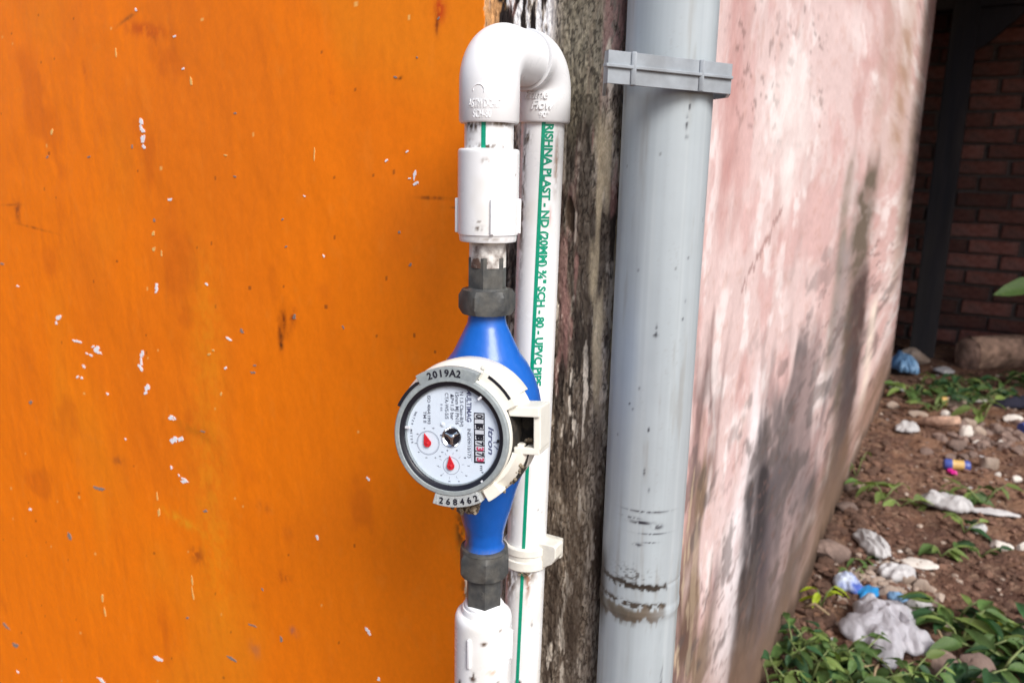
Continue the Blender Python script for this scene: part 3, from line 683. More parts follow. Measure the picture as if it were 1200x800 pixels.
# ---- meter run pipe stub + couplings (one rigid run)
mr_ = empty('upper_coupling', (FX, FY, .80), 'white ribbed threaded coupling with short striped pipe stub above the meter', 'pipe fitting')
lathe_grid('pipe_stub', densify([(.0138, .8320), (.0138, .8510)], .0006), FX, FY, 96,
           pvc_col(11, [(-.75, .8478, .5, .004, DM2, 1.0), (.5, .849, .6, .0022, DM, .9), (-.1, .8368, .5, .0018, DM2, 1.0), (.35, .8362, .5, .0012, DM2, .8), (-.9, .838, .3, .003, DM, .7)]), M['pvc'], mr_)
mb = MB(); vs = []; fs = []; base_f = math.atan2(-FY, -FX)
for k in range(5):
    z = .8355+.0145*k/4
    for da in (-.09, 0, .09): vs.append((FX+.01393*math.cos(base_f-.22+da), FY+.01393*math.sin(base_f-.22+da), z))
for k in range(4):
    for j in range(2): fs.append((k*3+j, k*3+j+1, k*3+j+4, k*3+j+3))
mb.add(vs, fs); mb.build('green_stripe', M['green'], mr_)
cp = [(.0135,.8356),(.0165,.8356),(.01715,.8350),(.01735,.8340),(.01735,.7905),(.01725,.7885),(.0168,.7882),(.0166,.7878),(.0164,.7850),(.0160,.7843),(.0108,.7840)]
lathe_grid('coupling_body', densify(cp, .0011)[::-1], FX, FY, 96, pvc_col(15, [(-.1, .829, .12, .0015, DM, 1.1), (-.25, .7925, .18, .0012, DM2, 1.6), (-.3, .812, .06, .0009, DM2, 1.4), (.1, .7865, .8, .0012, DM, .5)]), M['pvc'], mr_)
def rib(parent, cx, cy, r, a, z0, z1, w=.0021, pr=.0016, mat='pvcw'):
    base_a = math.atan2(-cy, -cx)+a; Mr = frameM(cx+r*math.cos(base_a), cy+r*math.sin(base_a), 0, (math.cos(base_a), math.sin(base_a), 0))
    mb = MB(); mb.box(-.001, pr, -w/2, w/2, z0, z1, Mr, b=.0006); return mb.build('rib', M[mat], parent, autos=60)
for a in (-1.58, .12, 1.42, 2.8, -2.7): rib(mr_, FX, FY, .0173, a, .7890, .8085)
# lower coupling
lc = empty('lower_coupling', (FX, FY, .45), 'white threaded coupling below the meter, ribbed and scuffed with dirt specks', 'pipe fitting')
cp = [(.0112,.5518),(.0118,.5536),(.0134,.5536),(.0140,.5520),(.0142,.5500),(.0160,.5496),(.0174,.5485),(.01815,.5462),(.01835,.5430),(.01835,.4700),(.0182,.25)]
lathe_grid('coupling_body', densify(cp, .0013)[::-1], FX, FY, 96, pvc_col(21, [(-.35, .5135, .10, .0030, c(90,76,70), 2.2), (-.9, .505, .09, .0028, c(50,46,46), 1.6), (-.95, .499, .07, .002, c(50,46,46), 1.5), (.02, .5375, .10, .0012, DM2, 1.8), (0.2, .5275, .03, .0010, DM2, 1.6), (.3, .517, .2, .0018, c(200,180,160), 1.0), (.55, .5085, .06, .0008, DM2, 1.4)]), M['pvc'], lc)
for a in (-.48, 1.25, 2.9, -2.2): rib(lc, FX, FY, .0183, a, .5195, .5395, w=.0024)
# ---- upper threaded tail and nut, lower ditto : unions
def hexnut(mb, r, z0, z1, n=6, rot=0.0, ch=.0016, rtop=None):
    vs = []; fs = []; rings = []
    rc = r*math.cos(math.pi/n)
    seg = n*8
    for (z, k) in ((z0, 0), (z0+ch, 1), (z1-ch, 1), (z1, 0)):
        ring = []
        for i in range(seg):
            a = 2*math.pi*i/seg; ph = (a % (2*math.pi/n)) - math.pi/n
            rp_ = min(rc/math.cos(ph), r*.985)
            if k == 0: rp_ = min(rp_, rc*1.005)
            ring.append((rp_*math.cos(a+rot), rp_*math.sin(a+rot), z))
        rings.append(ring)
    for rg in rings: vs += rg
    for j in range(3):
        for i in range(seg): fs.append((j*seg+i, j*seg+(i+1) % seg, (j+1)*seg+(i+1) % seg, (j+1)*seg+i))
    fs.append(tuple(reversed(range(seg)))); fs.append(tuple(3*seg+i for i in range(seg)))
    mb.add(vs, fs, Matrix.Translation((FX, FY, 0)))
MF = Matrix.Translation((FX, FY, 0))
un = empty('upper_union_nut', (FX, FY, .75), 'dark grey hexagonal union nut with taped threaded tail above the blue meter body', 'pipe fitting')
mb = MB(); mb.lathe([(.0107,.7695),(.0107,.7845)], 48, MF); mb.build('taped_thread', M['ptfe'], un, smooth=False)
mb = MB(); hexnut(mb, .0116, .7560, .7757, 6, .35, .0006); mb.lathe([(.0118,.7552),(.0122,.7565),(.0112,.7575)], 40, MF); mb.build('tail', M['nut'], un, autos=25)
mb = MB(); hexnut(mb, .0170, .7425, .7565, 6, .12, .0032); mb.build('nut', M['nut'], un, autos=18)
ul = empty('lower_union_nut', (FX, FY, .58), 'dark grey hexagonal union nut and tail lettered AI below the blue meter body', 'pipe fitting')
mb = MB(); hexnut(mb, .0172, .5765, .5925, 6, .62, .0032); mb.lathe([(.0150,.5928),(.0146,.5945),(.0128,.5948)], 48, MF); mb.build('nut', M['nut'], ul, autos=18)
mb = MB(); hexnut(mb, .0120, .5540, .5770, 6, .35+.28, .0005); mb.build('tail', M['nut'], ul, autos=25)
ll = text_obj('AI', .0048, M['nut'], 'raised_lettering', ul, wrap(FX, FY, .0108, -.12, .5690, True), extr=.0007, space=1.5)
mb = MB(); mb.lathe([(.0114,.5525),(.0124,.5550),(.0118,.5562),(.0110,.5565)], 40, MF); mb.build('thread_tape', M['ptfe'] if False else M['pvcw'], ul, smooth=True)
# ---------------------------------------------------------------- water meter
wmt = empty('water_meter', (FX, FY, .67), 'blue water meter with round glazed dial, grey bezel and cream plastic collar', 'water meter')
DC = depth_pt(527.5, 511.5, .4065)
ax = Vector((-.27, -.945, .125)).normalized()
px_ = (rt - ax*rt.dot(ax)).normalized(); py_ = ax.cross(px_)
U = .4065/F                                        # metres per photograph pixel at the dial
MM = Matrix(((px_.x, py_.x, ax.x, DC.x), (px_.y, py_.y, ax.y, DC.y), (px_.z, py_.z, ax.z, DC.z), (0,0,0,1)))
# body: turned brass body painted blue, a bowl bulging toward the dial
BZ = [(.0128,.5905),(.0133,.5925),(.0128,.5950),(.0116,.5975),(.0122,.6050),(.0140,.6120),(.0165,.6210),(.0195,.6330),(.0235,.6450),(.0290,.6550),(.0325,.6650),(.0338,.6760),(.0336,.6870),(.0318,.6960),(.0285,.7055),(.0245,.7125),(.0200,.7185),(.0168,.7250),(.0140,.7310),(.0115,.7365),(.0108,.7410),(.0108,.7440)]
def blue_col(a, z, r):
    C = np.zeros(a.shape+(3,)); C[:] = (.005, .10, .44)
    C = mixc(C, (.008, .11, .48), sst(.5, .7, fbm(a*3, z*90, 5, 3))*.35)
    C = mixc(C, (.10, .085, .07), sst(-.55,-.95,a)*sst(.645,.62,z)*sst(.3,.5,fbm(a*6+5, z*160, 8, 4))*.85)
    C = mixc(C, (.16, .14, .10), sst(.598, .590, z)*.7*sst(.3,.6,fbm(a*8, z*300, 9, 3)))
    return C
lathe_grid('meter_body', densify(BZ, .0016), FX, FY, 72, blue_col, M['blue'], wmt)
BC = Vector((FX, FY, .676)); bc_l = MM.inverted() @ BC
mb = MB()
n = 10; zb = -.030
path = [Vector((0,0,zb-.001)).lerp(bc_l, k/6) for k in range(7)]
mb.tube(path, [.0365, .0355, .0345, .0335, .032, .030, .028], 48, M=MM)
o = mb.build('meter_bowl', M['blue'], wmt, smooth=True)
a_ = o.data.color_attributes.new('Col', 'FLOAT_COLOR', 'POINT'); 
for d_ in a_.data: d_.color = (.005, .10, .44, 1)
# collar
mb = MB()
mb.lathe([(.0300,-.0015),(.0318,-.0005),(.0328,-.0024),(.0330,-.0052)], 96, MM, cap=False)
MQ = MM @ Matrix.Translation((.0030, .0014, 0))
mb.lathe([(.0312,-.0046),(.0335,-.0050),(.0358,-.0085),(.0374,-.0105),(.0386,-.0125),(.0391,-.0160),(.0391,-.0270),(.0380,-.0300),(.0350,-.0305)], 96, MQ, a0=R_(34), a1=R_(344), cap=False)
mb.lathe([(.0345,-.0040),(.0343,-.0280)], 16, MM, a0=R_(-14), a1=R_(22), cap=False) if False else None
mb.build('collar', M['cream'], wmt, autos=30)
def sector(mb, r0_, r1_, a0, a1, z0, z1, n=16, M_=None):
    vs = []; fs = []
    for k in range(n+1):
        a = R_(a0+(a1-a0)*k/n)
        for (r, z) in ((r0_, z0), (r1_, z0), (r1_, z1), (r0_, z1)): vs.append((r*math.cos(a), r*math.sin(a), z))
    for k in range(n):
        for j in range(4): fs.append((k*4+j, k*4+(j+1) % 4, (k+1)*4+(j+1) % 4, (k+1)*4+j))
    fs.append((3,2,1,0)); fs.append((n*4, n*4+1, n*4+2, n*4+3)); mb.add(vs, fs, M_ or MM)
# bezel ring with its two plates
mb = MB(); mb.lathe([(.0293,-.0022),(.0293,.0002),(.0296,.0004),(.0315,.0003),(.0322,-.0004),(.0325,-.0020),(.0320,-.004)], 96, MM, cap=False)
mb.build('bezel', M['ringg'], wmt, autos=30)
mb = MB(); sector(mb, .0312, .0372, 65, 122, -.0065, .0003); o = mb.build('date_plate', M['ringg'], wmt)
bv = o.modifiers.new('b','BEVEL'); bv.width=.0005; bv.segments=2
mb = MB(); sector(mb, .0310, .0382, -106, -63, -.0065, -.0002); o = mb.build('serial_plate', M['tabg'], wmt)
bv = o.modifiers.new('b','BEVEL'); bv.width=.0005; bv.segments=2
mb = MB(); sector(mb, .0325, .0395, 26, 64, -.0125, -.0040); sector(mb, .0385, .0412, 24, 68, -.024, -.0075); o = mb.build('slotted_shoulder', M['cream'], wmt)
bv = o.modifiers.new('b','BEVEL'); bv.width=.0006; bv.segments=2
mb = MB(); sector(mb, .0370, .0386, 33, 58, -.008, -.00385); mb.build('slot_shade', M['black'], wmt)  # dark insert stands in for the shade inside the slot
mb = MB(); sector(mb, .0328, .0345, 126, 154, -.0075, -.0018); mb.build('slot_shade', M['black'], wmt)  # left slot, its shade given by a dark insert
mb = MB(); sector(mb, .0330, .0400, -60, -46, -.013, -.0035); o = mb.build('lower_shoulder', M['cream'], wmt)
bv = o.modifiers.new('b','BEVEL'); bv.width=.0006; bv.segments=2
mb = MB(); sector(mb, .0378, .0411, -40, -8, -.020, -.0115); mb.build('slot_shade', M['cavity'], wmt)  # lower slot, a dark piece coloured as its inner shade
mb = MB(); sector(mb, .0345, .0380, -44, -6, -.014, -.0095); o = mb.build('lower_lip', M['cream'], wmt); bv = o.modifiers.new('b','BEVEL'); bv.width=.0005; bv.segments=2
# hinge bracket on the right, an open box with its inner shade coloured in
def bx(mb, x0, x1, y0, y1, z0, z1, b=.0006): mb.box(x0*U, x1*U, y0*U, y1*U, z0, z1, MM, b=b)
mb = MB()
bx(mb, 66, 104, 25, 37, -.028, -.0065)                   # top
bx(mb, 96, 104.5, -14, 36, -.030, -.0085)                  # right
bx(mb, 72, 103, -20, -12, -.028, -.0085)                 # bottom
bx(mb, 70, 103, -20, 36, -.032, -.0270)
o = mb.build('hinge_bracket', M['cream'], wmt)
mb = MB(); bx(mb, 70.5, 96.5, -12.5, 25.5, -.0274, -.0235, b=0); mb.lathe([(.0331,-.0052),(.0335,-.0270)], 16, MM, a0=R_(-16), a1=R_(35), cap=False); mb.build('bracket_hollow', M['cavity'], wmt)  # hollow coloured near-black for the shade within
mb = MB()
rr_ = random.Random(3)
for k in range(14):
    x = rr_.uniform(77, 93)*U; y = rr_.uniform(-12, -5)*U; s = rr_.uniform(.0006, .0016)
    mb.lathe([(0,-s*.7),(s,0),(s*.5,s*.6),(0,s*.8)], 6, MM @ Matrix.Translation((x, y, -.0235+rr_.uniform(0,.008))))
for k in range(40):
    a = R_(rr_.uniform(-48, -20)); r = rr_.uniform(.035, .0405); s = rr_.uniform(.0005, .0013)
    mb.lathe([(0,-s*.7),(s,0),(s*.5,s*.6),(0,s*.8)], 6, MM @ Matrix.Translation((r*math.cos(a), r*math.sin(a), -.0108+rr_.uniform(-.001,.0015))))
o = mb.build('trapped_grit', M['dirt'], wmt); o['kind'] = 'stuff'
mb = MB()
for k in range(90):
    x = rr_.gauss(12, 8); y = rr_.gauss(-89, 4); s = rr_.uniform(.0008, .0026)
    if x < -8 or x > 34: continue
    mb.lathe([(0,-s*.8),(s*.8,-s*.3),(s,s*.2),(s*.4,s*.7),(0,s*.8)], 7, MM @ Matrix.Translation((x*U, y*U, -.012+rr_.uniform(-.009,.004))) @ Matrix.Rotation(rr_.uniform(0,6),4,'X') @ Matrix.Rotation(rr_.uniform(0,6),4,'Y'))
o = mb.build('mud_crust', M['dirt'], wmt); o['kind'] = 'stuff'
# black gasket, dial, glass
mb = MB(); mb.lathe([(.0266,-.0040),(.0268,-.0014),(.0273,-.0008),(.0294,-.0004),(.0294,-.004)], 96, MM, cap=False); mb.build('gasket', M['black'], wmt, autos=40)
mb = MB(); mb.lathe([(.0,-.0038),(.0275,-.0038)], 96, MM, cap=False); dial = mb.build('dial', M['dial'], wmt)
mb = MB(); mb.lathe([(.0262,-.0037),(.0264,-.0024),(.0267,-.0022)], 96, MM, cap=False); mb.build('inner_rim', M['ringg'], wmt, smooth=True)
ZD = -.0038
def onp(px, py, rot=-90, z=ZD+.00008):
    """flat text placed by dial pixels (dx right, dy up of centre)"""
    ca, sa = math.cos(R_(rot)), math.sin(R_(rot))
    def flat(x, y, zz):
        return MM @ Vector((px*U + x*ca - y*sa, py*U + x*sa + y*ca, z+zz))
    return flat
def dtext(s, px, py, h, fit, mat='ink', rot=-90, bold=.00004, z=ZD+.00008, shear=0, par=None, name='dial_lettering', align='LEFT'):
    """h = cap height in pixels, fit = length in pixels; px,py = start of the baseline"""
    return text_obj(s, h*U/.70, M[mat], name, par or dial, onp(px, py, rot, z), extr=.00004, bold=bold, shear=shear, fit=fit*U if fit else None, align=align)
X0, Y0 = 527.5, 511.5
def D(x, y): return (x-X0, Y0-y)
dtext('MULTIMAG', *D(545.5, 456), 5.6, 38, 'inkn', bold=.0001)
mb = MB(); bx(mb, 543.6-X0, 544.4-X0, Y0-493, Y0-466, ZD+.00006, ZD+.0001, b=0); mb.build('underline', M['ink'], dial)
dtext('N 1.5 Class-B(H)', *D(537, 459), 4.2, 41, 'ink')
dtext('15mm MJ PN16', *D(531.3, 459), 4.4, 38, 'ink')
dtext('\u0394P\u00d71.0 bar', *D(525.2, 462), 4.2, 31, 'ink')
dtext('CTA-WS-5/5', *D(518.2, 461), 4.4, 31, 'ink')
dtext('9 44', *D(512, 474), 3.2, 9, 'faint')
dtext('ISO 4064:1993', *D(496, 465), 3.8, 34, 'ink')
dtext('TM II', *D(490.5, 484), 4.0, 14, 'ink')
dtext('IND/09/10/173', *D(546.2, 502), 4.0, 35, 'ink')
dtext('Itron', *D(572.0, 498), 6.5, 33, 'inkn', bold=.00009, shear=.25)
dtext('m\u00b3', *D(561.5, 545), 4.2, 9, 'ink')
mb = MB(); mb.tube([MM @ Vector(((x-X0)*U, (Y0-y)*U, ZD+.00012)) for x, y in ((578,517),(584,516.5),(588,519),(589.5,523),(587,526),(583,524.5),(579.5,521))], .00026, 5); mb.build('logo_swoosh', M['inkn'], dial)
mb = MB(); bx(mb, 583-X0, 590-X0, Y0-517, Y0-513.3, ZD+.0001, ZD+.0012, b=0); mb.build('index_mark', M['inkb'], dial)
# curved legend on the left
for i, ch in enumerate('WATER METER'):
    a = R_(150+ i*4.1); r = 54
    if ch != ' ': dtext(ch, r*math.cos(a), r*math.sin(a), 2.6, None, 'ink', rot=150+i*4.1+90-180+180)
# number drums
mb = MB(); bx(mb, 554.2-X0, 567.5-X0, Y0-542.5, Y0-483, ZD+.0001, ZD+.00018, b=0); mb.build('register_window', M['inkb'], dial)
digs = '013173732'[:9]; digs = '016137373'
mb = MB(); pitch_ = 6.35
for i in range(9):
    y1 = Y0-484-i*pitch_; bx(mb, 555.2-X0+i*.15, 566-X0+i*.15, y1-pitch_+1.0, y1-.4, ZD+.0002, ZD+.0003, b=0)
mb.build('number_drum', M['wheel'], dial)
for i, ch in enumerate(digs):
    dtext(ch, 557.0-X0+i*.15, Y0-485.0-i*pitch_, 8.2, 4.6, 'redink' if i in (6, 8) else 'inkb', bold=.00022, z=ZD+.00034, name='register_digit')
mb = MB(); bx(mb, 551.3-X0, 551.9-X0, Y0-541, Y0-507, ZD+.00006, ZD+.0001, b=0); mb.build('unit_line', M['faint'], dial)
# small dials
def disc(mb, x, y, r0_, r1_, z, n=48, z2=None):
    mb.lathe([(r0_*U, z), (r1_*U, z if z2 is None else z2)], n, MM @ Matrix.Translation(((x-X0)*U, (Y0-y)*U, 0)), cap=False)
def tick(mb, x, y, a, r0_, r1_, w):
    ca, sa = math.cos(a), math.sin(a); cx, cy = (x-X0), (Y0-y)
    P_ = [((cx+ca*r0_ - sa*w)*U, (cy+sa*r0_ + ca*w)*U, ZD+.00009), ((cx+ca*r0_+sa*w)*U, (cy+sa*r0_-ca*w)*U, ZD+.00009), ((cx+ca*r1_+sa*w)*U, (cy+sa*r1_-ca*w)*U, ZD+.00009), ((cx+ca*r1_-sa*w)*U, (cy+sa*r1_+ca*w)*U, ZD+.00009)]
    mb.add(P_, [(0,1,2,3)], MM)
def gauge(x, y, rin, ticks, r0_, r1_, rn, label, a_tip, ln):
    mb = MB(); disc(mb, x, y, rin-.35, rin+.35, ZD+.00007); 
    for k in range(ticks): tick(mb, x, y, 2*math.pi*k/ticks+.16, r0_, r1_, .28)
    mb.build('scale_ring', M['faint'], dial)
    for k in range(10):
        a = math.pi/2 - 2*math.pi*k/10 - .25; tx = x-X0+rn*math.cos(a); ty = Y0-y+rn*math.sin(a)
        dtext(str(k), tx+1.2, ty+.8, 2.4, 1.5, 'ink', name='scale_number')
    # teardrop pointer
    mb = MB(); pts = []; n = 22
    for k in range(n+1):
        a = math.pi*.33 + (2*math.pi-2*math.pi*.33)*k/n; pts.append((4.6*math.cos(a), 4.6*math.sin(a)))
    pts.append((ln, 0)); ca, sa = math.cos(a_tip), math.sin(a_tip)
    pts = [((x-X0+p*ca-q*sa)*U, (Y0-y+p*sa+q*ca)*U) for p, q in pts]
    mb.prism(pts, ZD+.0006, ZD+.0013, MM); disc(mb, x, y, .01, 3.3, ZD+.0017, 24, ZD+.0012)
    o = mb.build('pointer', M['red'], dial); o['label'] = label
gauge(496.3, 522.2, 14.3, 50, 12.6, 14.5, 18.6, 'upper red pointer', math.pi/2+.32, 12.5)
gauge(525.6, 548.0, 10.2, 10, 13.5, 16.5, 19.5, 'lower red pointer', math.pi/2+.10, 12.5)
# flow wheel
mb = MB(); disc(mb, 526.8, 513.2, 9.6, 11.8, ZD+.0002, 48, ZD+.0010); disc(mb, 526.8, 513.2, 11.8, 12.6, ZD+.0010, 48, ZD+.0001); fwh = mb.build('flow_wheel', M['chrome'], dial, smooth=True)
mb = MB(); disc(mb, 526.8, 513.2, .01, 9.6, ZD+.0003, 40); mb.build('wheel_well', M['black'], fwh)
mb = MB()
for k in range(3):
    Ms = MM @ Matrix.Translation(((526.8-X0)*U, (Y0-513.2)*U, ZD+.0004)) @ Matrix.Rotation(k*2*math.pi/3+.6, 4, 'Z')
    mb.box(-.0006, .0040, -.0009, .0009, 0, .0009, Ms, b=.0003)
mb.lathe([(.0018,0),(.0016,.001),(0,.0013)], 20, MM @ Matrix.Translation(((526.8-X0)*U, (Y0-513.2)*U, ZD+.0006)))
mb.build('wheel_vane', M['chrome'], fwh, autos=40)
mb = MB(); disc(mb, 515, 499, .01, 3.2, ZD+.0010, 24, ZD+.0002); mb.build('rivet', M['dial'], dial, smooth=True)
for (x, y, r) in ((563.5, 465, 40), (472.5, 503.5, 0), (567, 563.5, -50), ):
    mb = MB(); mb.box(-2.8*U, 2.8*U, -1.4*U, 1.4*U, ZD+.0015, -.0004, MM @ Matrix.Translation(((x-X0)*U, (Y0-y)*U, 0)) @ Matrix.Rotation(R_(r), 4, 'Z'), b=.0002)
    mb.build('glass_catch', M['wheel'], wmt)
mb = MB(); mb.lathe([(0,-.0012),(.0267,-.0012),(.0267,-.0018),(0,-.0018)], 96, MM, cap=False); mb.build('glass', M['glass'], wmt, autos=30)
def ptext(s, r, amid, h, z, track, mat, name, par):
    n = len(s)
    for i, ch in enumerate(s):
        a = amid - (i-(n-1)/2)*track
        top = amid > 0
        ar = R_(a) if top else R_(amid + (i-(n-1)/2)*track)
        rot = math.degrees(ar) - 90 if top else math.degrees(ar) + 90
        text_obj(ch, h*U/.70, M[mat], name, par, onp(r*math.cos(ar), r*math.sin(ar), rot, z), extr=.00025, bold=.00014, align='CENTER')
ptext('2019A2', 71.2, 95.5, 8.0, .0003, 5.6, 'inkb', 'stamped_digit', wmt)
ptext('268462', 81.2, -82.5, 7.2, -.0002, 6.5, 'inkb', 'stamped_digit', wmt)

# ---------------------------------------------------------------- big grey pipe
gp = empty('grey_drain_pipe', (GX, GY, 0), 'thick grey plastic drain pipe with a muddy joint ring at the wall corner', 'pipe')
def gcol(a, z, r):
    C = np.zeros(a.shape+(3,)); C[:] = (.37, .415, .44)
    C = mixc(C, (.31, .34, .36), sst(.45, .7, fbm(a*2, z*6, 4, 4))*.35)
    C = mixc(C, (.46, .50, .51), sst(.55, .75, fbm(a*6, z*4, 6, 4))*.3)
    C = C*(1 + (fbm(a*7+2, z*2.2, 160, 4)-.5)*.16 + (fbm(a*26+2, z*5, 161, 3)-.5)*.10)[..., None]
    C = mixc(C, (.22,.20,.17), sst(.60, .80, fbm(a*5+8, z*16, 162, 5))*.35)
    scr = 1-np.abs(2*fbm(a*7+z*60, z*26-a*2, 163, 3)-1); C = mixc(C, (.30,.31,.32), sst(.975,.995,scr)*sst(.5,.65,fbm(a*3, z*9, 164, 2))*.35)
    C = mixc(C, (.12,.12,.12), (_hash(np.floor((a+4)*40), np.floor(z/.0022), 165) > .9996)*.6)
    fade = sst(.78, .62, a)
    n = fbm(a*5+3, z*130, 14, 4); n2 = fbm(a*14+3, z*260, 15, 4)
    zz = z + a*.0010 + (n2-.5)*.0055
    seam = np.exp(-((zz-.5605)/.0016)**2)*fade
    C = mixc(C, (.035, .028, .022), np.clip(seam*sst(.15,.42,n)*2.0, 0, 1))
    sm2 = np.exp(-((zz-.5475)/.0018)**2)*fade
    C = mixc(C, (.06, .05, .04), np.clip(sm2*sst(.35,.55,n2)*1.5, 0, 1))
    zl_ = z + (fbm(a*7+3, z*12, 16, 3)-.5)*.013
    skirt = sst(.5370, .5395, zl_+.0035)*sst(.5450, .5425, zl_)*fade
    C = mixc(C, (.13, .105, .08), np.clip(skirt*(1.0-.45*sst(.1,.8,a)), 0, 1))
    bl = sst(.535, .5375, z + (fbm(a*9, z*0, 18, 3)-.5)*.018)*sst(.545,.543,z)*sst(.1, -.25, a)
    C = mixc(C, (.10, .085, .065), np.clip(bl*.9, 0, 1))
    edge_ = sst(-.75, -1.25, a)*sst(.51,.535,z)*sst(.585,.565,z)
    C = mixc(C, (.05, .042, .035), edge_*.85)
    up_ = np.exp(-((z-.568)/.006)**2)*sst(.5, .66, fbm(a*12+3, z*500, 17, 4))*np.exp(-((a+.2)/.45)**2)
    C = mixc(C, (.04, .032, .025), np.clip(up_*.9, 0, 1))
    for (a0, z0, wa, wz, am) in ((-.05,.6055,.25,.0010,.9),(.35,.603,.12,.0014,.9),(.1,.613,.5,.0007,.7),(.25,.598,.35,.0006,.6),(-.3,.608,.2,.0008,.8),(.45,.853,.03,.003,1),(.5,.862,.02,.0018,1),(.47,.845,.02,.0012,1),
        (.05,.7310,.015,.003,1),(.03,.728,.05,.0006,1),(-.25,.694,.02,.0010,1),(.66,.738,.02,.0008,1),(.7,.749,.015,.0012,1),(.72,.775,.03,.0008,.8),(.62,.5235,.02,.0012,1),(.72,.487,.05,.006,.8),(.66,.477,.03,.004,.8),(.75,.50,.02,.004,.7),(.0,.668,.015,.0012,1),(.1,.628,.012,.0016,.8),(-.05,.640,.012,.002,.8),
        (-.1,.590,.10,.0010,.7),(.2,.592,.15,.0005,.6),(-.5,.683,.02,.0006,.8),(-.4,.680,.02,.0006,.8)):
        g = np.exp(-(((a-a0)/wa)**2+((z-z0)/wz)**2)); C = mixc(C, (.03,.03,.04), np.clip(g*am*sst(.3,.5,n2)*1.6, 0, 1))
    return C
gpf = [(.0264,.02),(.0264,.5335),(.0266,.5350),(.0270,.5368),(.0274,.5390),(.0273,.5420),(.0268,.5445),(.0268,.5500),(.0268,.5580),(.0264,.5605),(.0267,.5620),(.0267,1.6)]
dn = densify(gpf[:2], .004)[:-1] + densify(gpf[1:-1], .0007)[:-1] + densify([(.0267,.5620),(.0267,.99)], .0010)[:-1] + [(.0267,.99),(.0267,1.3),(.0267,2.2)]
lathe_grid('pipe_body', dn, GX, GY, 140, gcol, M['gpvc'], gp)
# clamp
gc = empty('grey_pipe_clamp', (GX, GY, .885), 'ribbed grey plastic strap clamp around the thick grey pipe near the top', 'pipe clamp')
def strap(mb, pts, th, z0, z1, slope=0):
    """upright strip following plan points, with thickness"""
    L = []; n = len(pts)
    for i in range(n):
        a = Vector(pts[max(i-1,0)]); b = Vector(pts[min(i+1,n-1)]); t = (b-a).normalized(); nrm = Vector((t.y, -t.x)); L.append((Vector(pts[i]), nrm))
    vs = []; fs = []
    for p, q in L:
        for (o_, z) in ((0,z0),(th,z0),(th,z1),(0,z1)): vs.append((p.x+q.x*o_, p.y+q.y*o_, z))
    for i in range(n-1):
        for j in range(4): fs.append((i*4+j, i*4+(j+1) % 4, (i+1)*4+(j+1) % 4, (i+1)*4+j))
    fs.append((3,2,1,0)); fs.append((n*4-4, n*4-3, n*4-2, n*4-1)); mb.add(vs, fs)
def at_px(px, py, d): q = depth_pt(px, py, d); return (q.x, q.y)
KL = (.0470, .4254); K1 = (.0626, .4340); K2 = (.1045, .4570); K3 = (.1226, .4670); K4 = (.1390, .4945)
K1b = (.0835, .4455)
CZ0, CZ1 = .8698, .8864
mb = MB(); strap(mb, [(.0540,.4880), (KL[0]+.001,KL[1]+.003), KL, K1, K2, K3, (.1262,.4850), (.1060,.5350)], .0018, CZ0, CZ1)
o = mb.build('strap_band', M['clampg'], gc); bv = o.modifiers.new('b','BEVEL'); bv.width=.0005; bv.segments=2
mb = MB(); strap(mb, [(KL[0]-.002, KL[1]-.001), K1, K2, (K3[0]+.0004,K3[1]+.0002)], .0034, .8778, .8796)
o = mb.build('centre_ridge', M['clampg'], gc); bv = o.modifiers.new('b','BEVEL'); bv.width=.0004; bv.segments=2
for (kx, ky) in (K1, (.1045, .4570)):
    d_ = Vector((kx, ky)).normalized(); Mr = frameM(kx, ky, 0, (-d_.x, -d_.y, 0)); mb = MB(); mb.box(-.001, .0042, -.0015, .0015, CZ0-.0003, CZ1+.0003, Mr, b=.0007); mb.build('rib', M['clampg'], gc, autos=60)
# ---------------------------------------------------------------- ground
def gheight(x, y):
    h = (fbm(x*2.2, y*2.2, 201, 4)-.5)*.05 + (fbm(x*11, y*11, 202, 4)-.5)*.030 + (fbm(x*38, y*38, 203, 3)-.5)*.012
    near = sst(7, 4, np.hypot(x-2, y-3))
    return h*near
def axis(a0, a1, st, far):
    mid = np.arange(a0, a1, st); lo = a0 - np.geomspace(.05, far, 14)[::-1]; hi = a1 + np.geomspace(.05, far, 14)
    return np.concatenate([lo, mid, hi])
GXs = axis(.1, 4.4, .011, 120); GYs = axis(.7, 5.0, .011, 120)
GXX, GYY = np.meshgrid(GXs, GYs); GH = gheight(GXX, GYY)
me = grid_mesh('ground', np.stack([GXX, GYY, GH], -1))
g1 = fbm(GXX*5, GYY*5, 211, 4); g2 = fbm(GXX*26, GYY*26, 212, 4); g3 = fbm(GXX*2, GYY*2, 213, 3)
GC = np.zeros(GXX.shape+(3,)); GC[:] = (.165, .088, .056)
GC = mixc(GC, (.095, .052, .038), sst(.45, .62, g1)*.8)
GC = mixc(GC, (.25, .15, .10), sst(.5, .7, g3)*.5)
GC = mixc(GC, (.09, .05, .038), sst(.48, .62, g2)*.8)
GC = mixc(GC, (.30, .20, .14), sst(.60, .72, fbm(GXX*60, GYY*60, 214, 3))*.6)
set_col(me, GC); me.materials.append(M['soil']); go = link('ground', me); tag(go, kind='structure')
def gz(x, y): return float(gheight(np.array([x]), np.array([y]))[0])
def gp_at(px, py):
    p = ground_pt(px, py); return Vector((p.x, p.y, gz(p.x, p.y)))
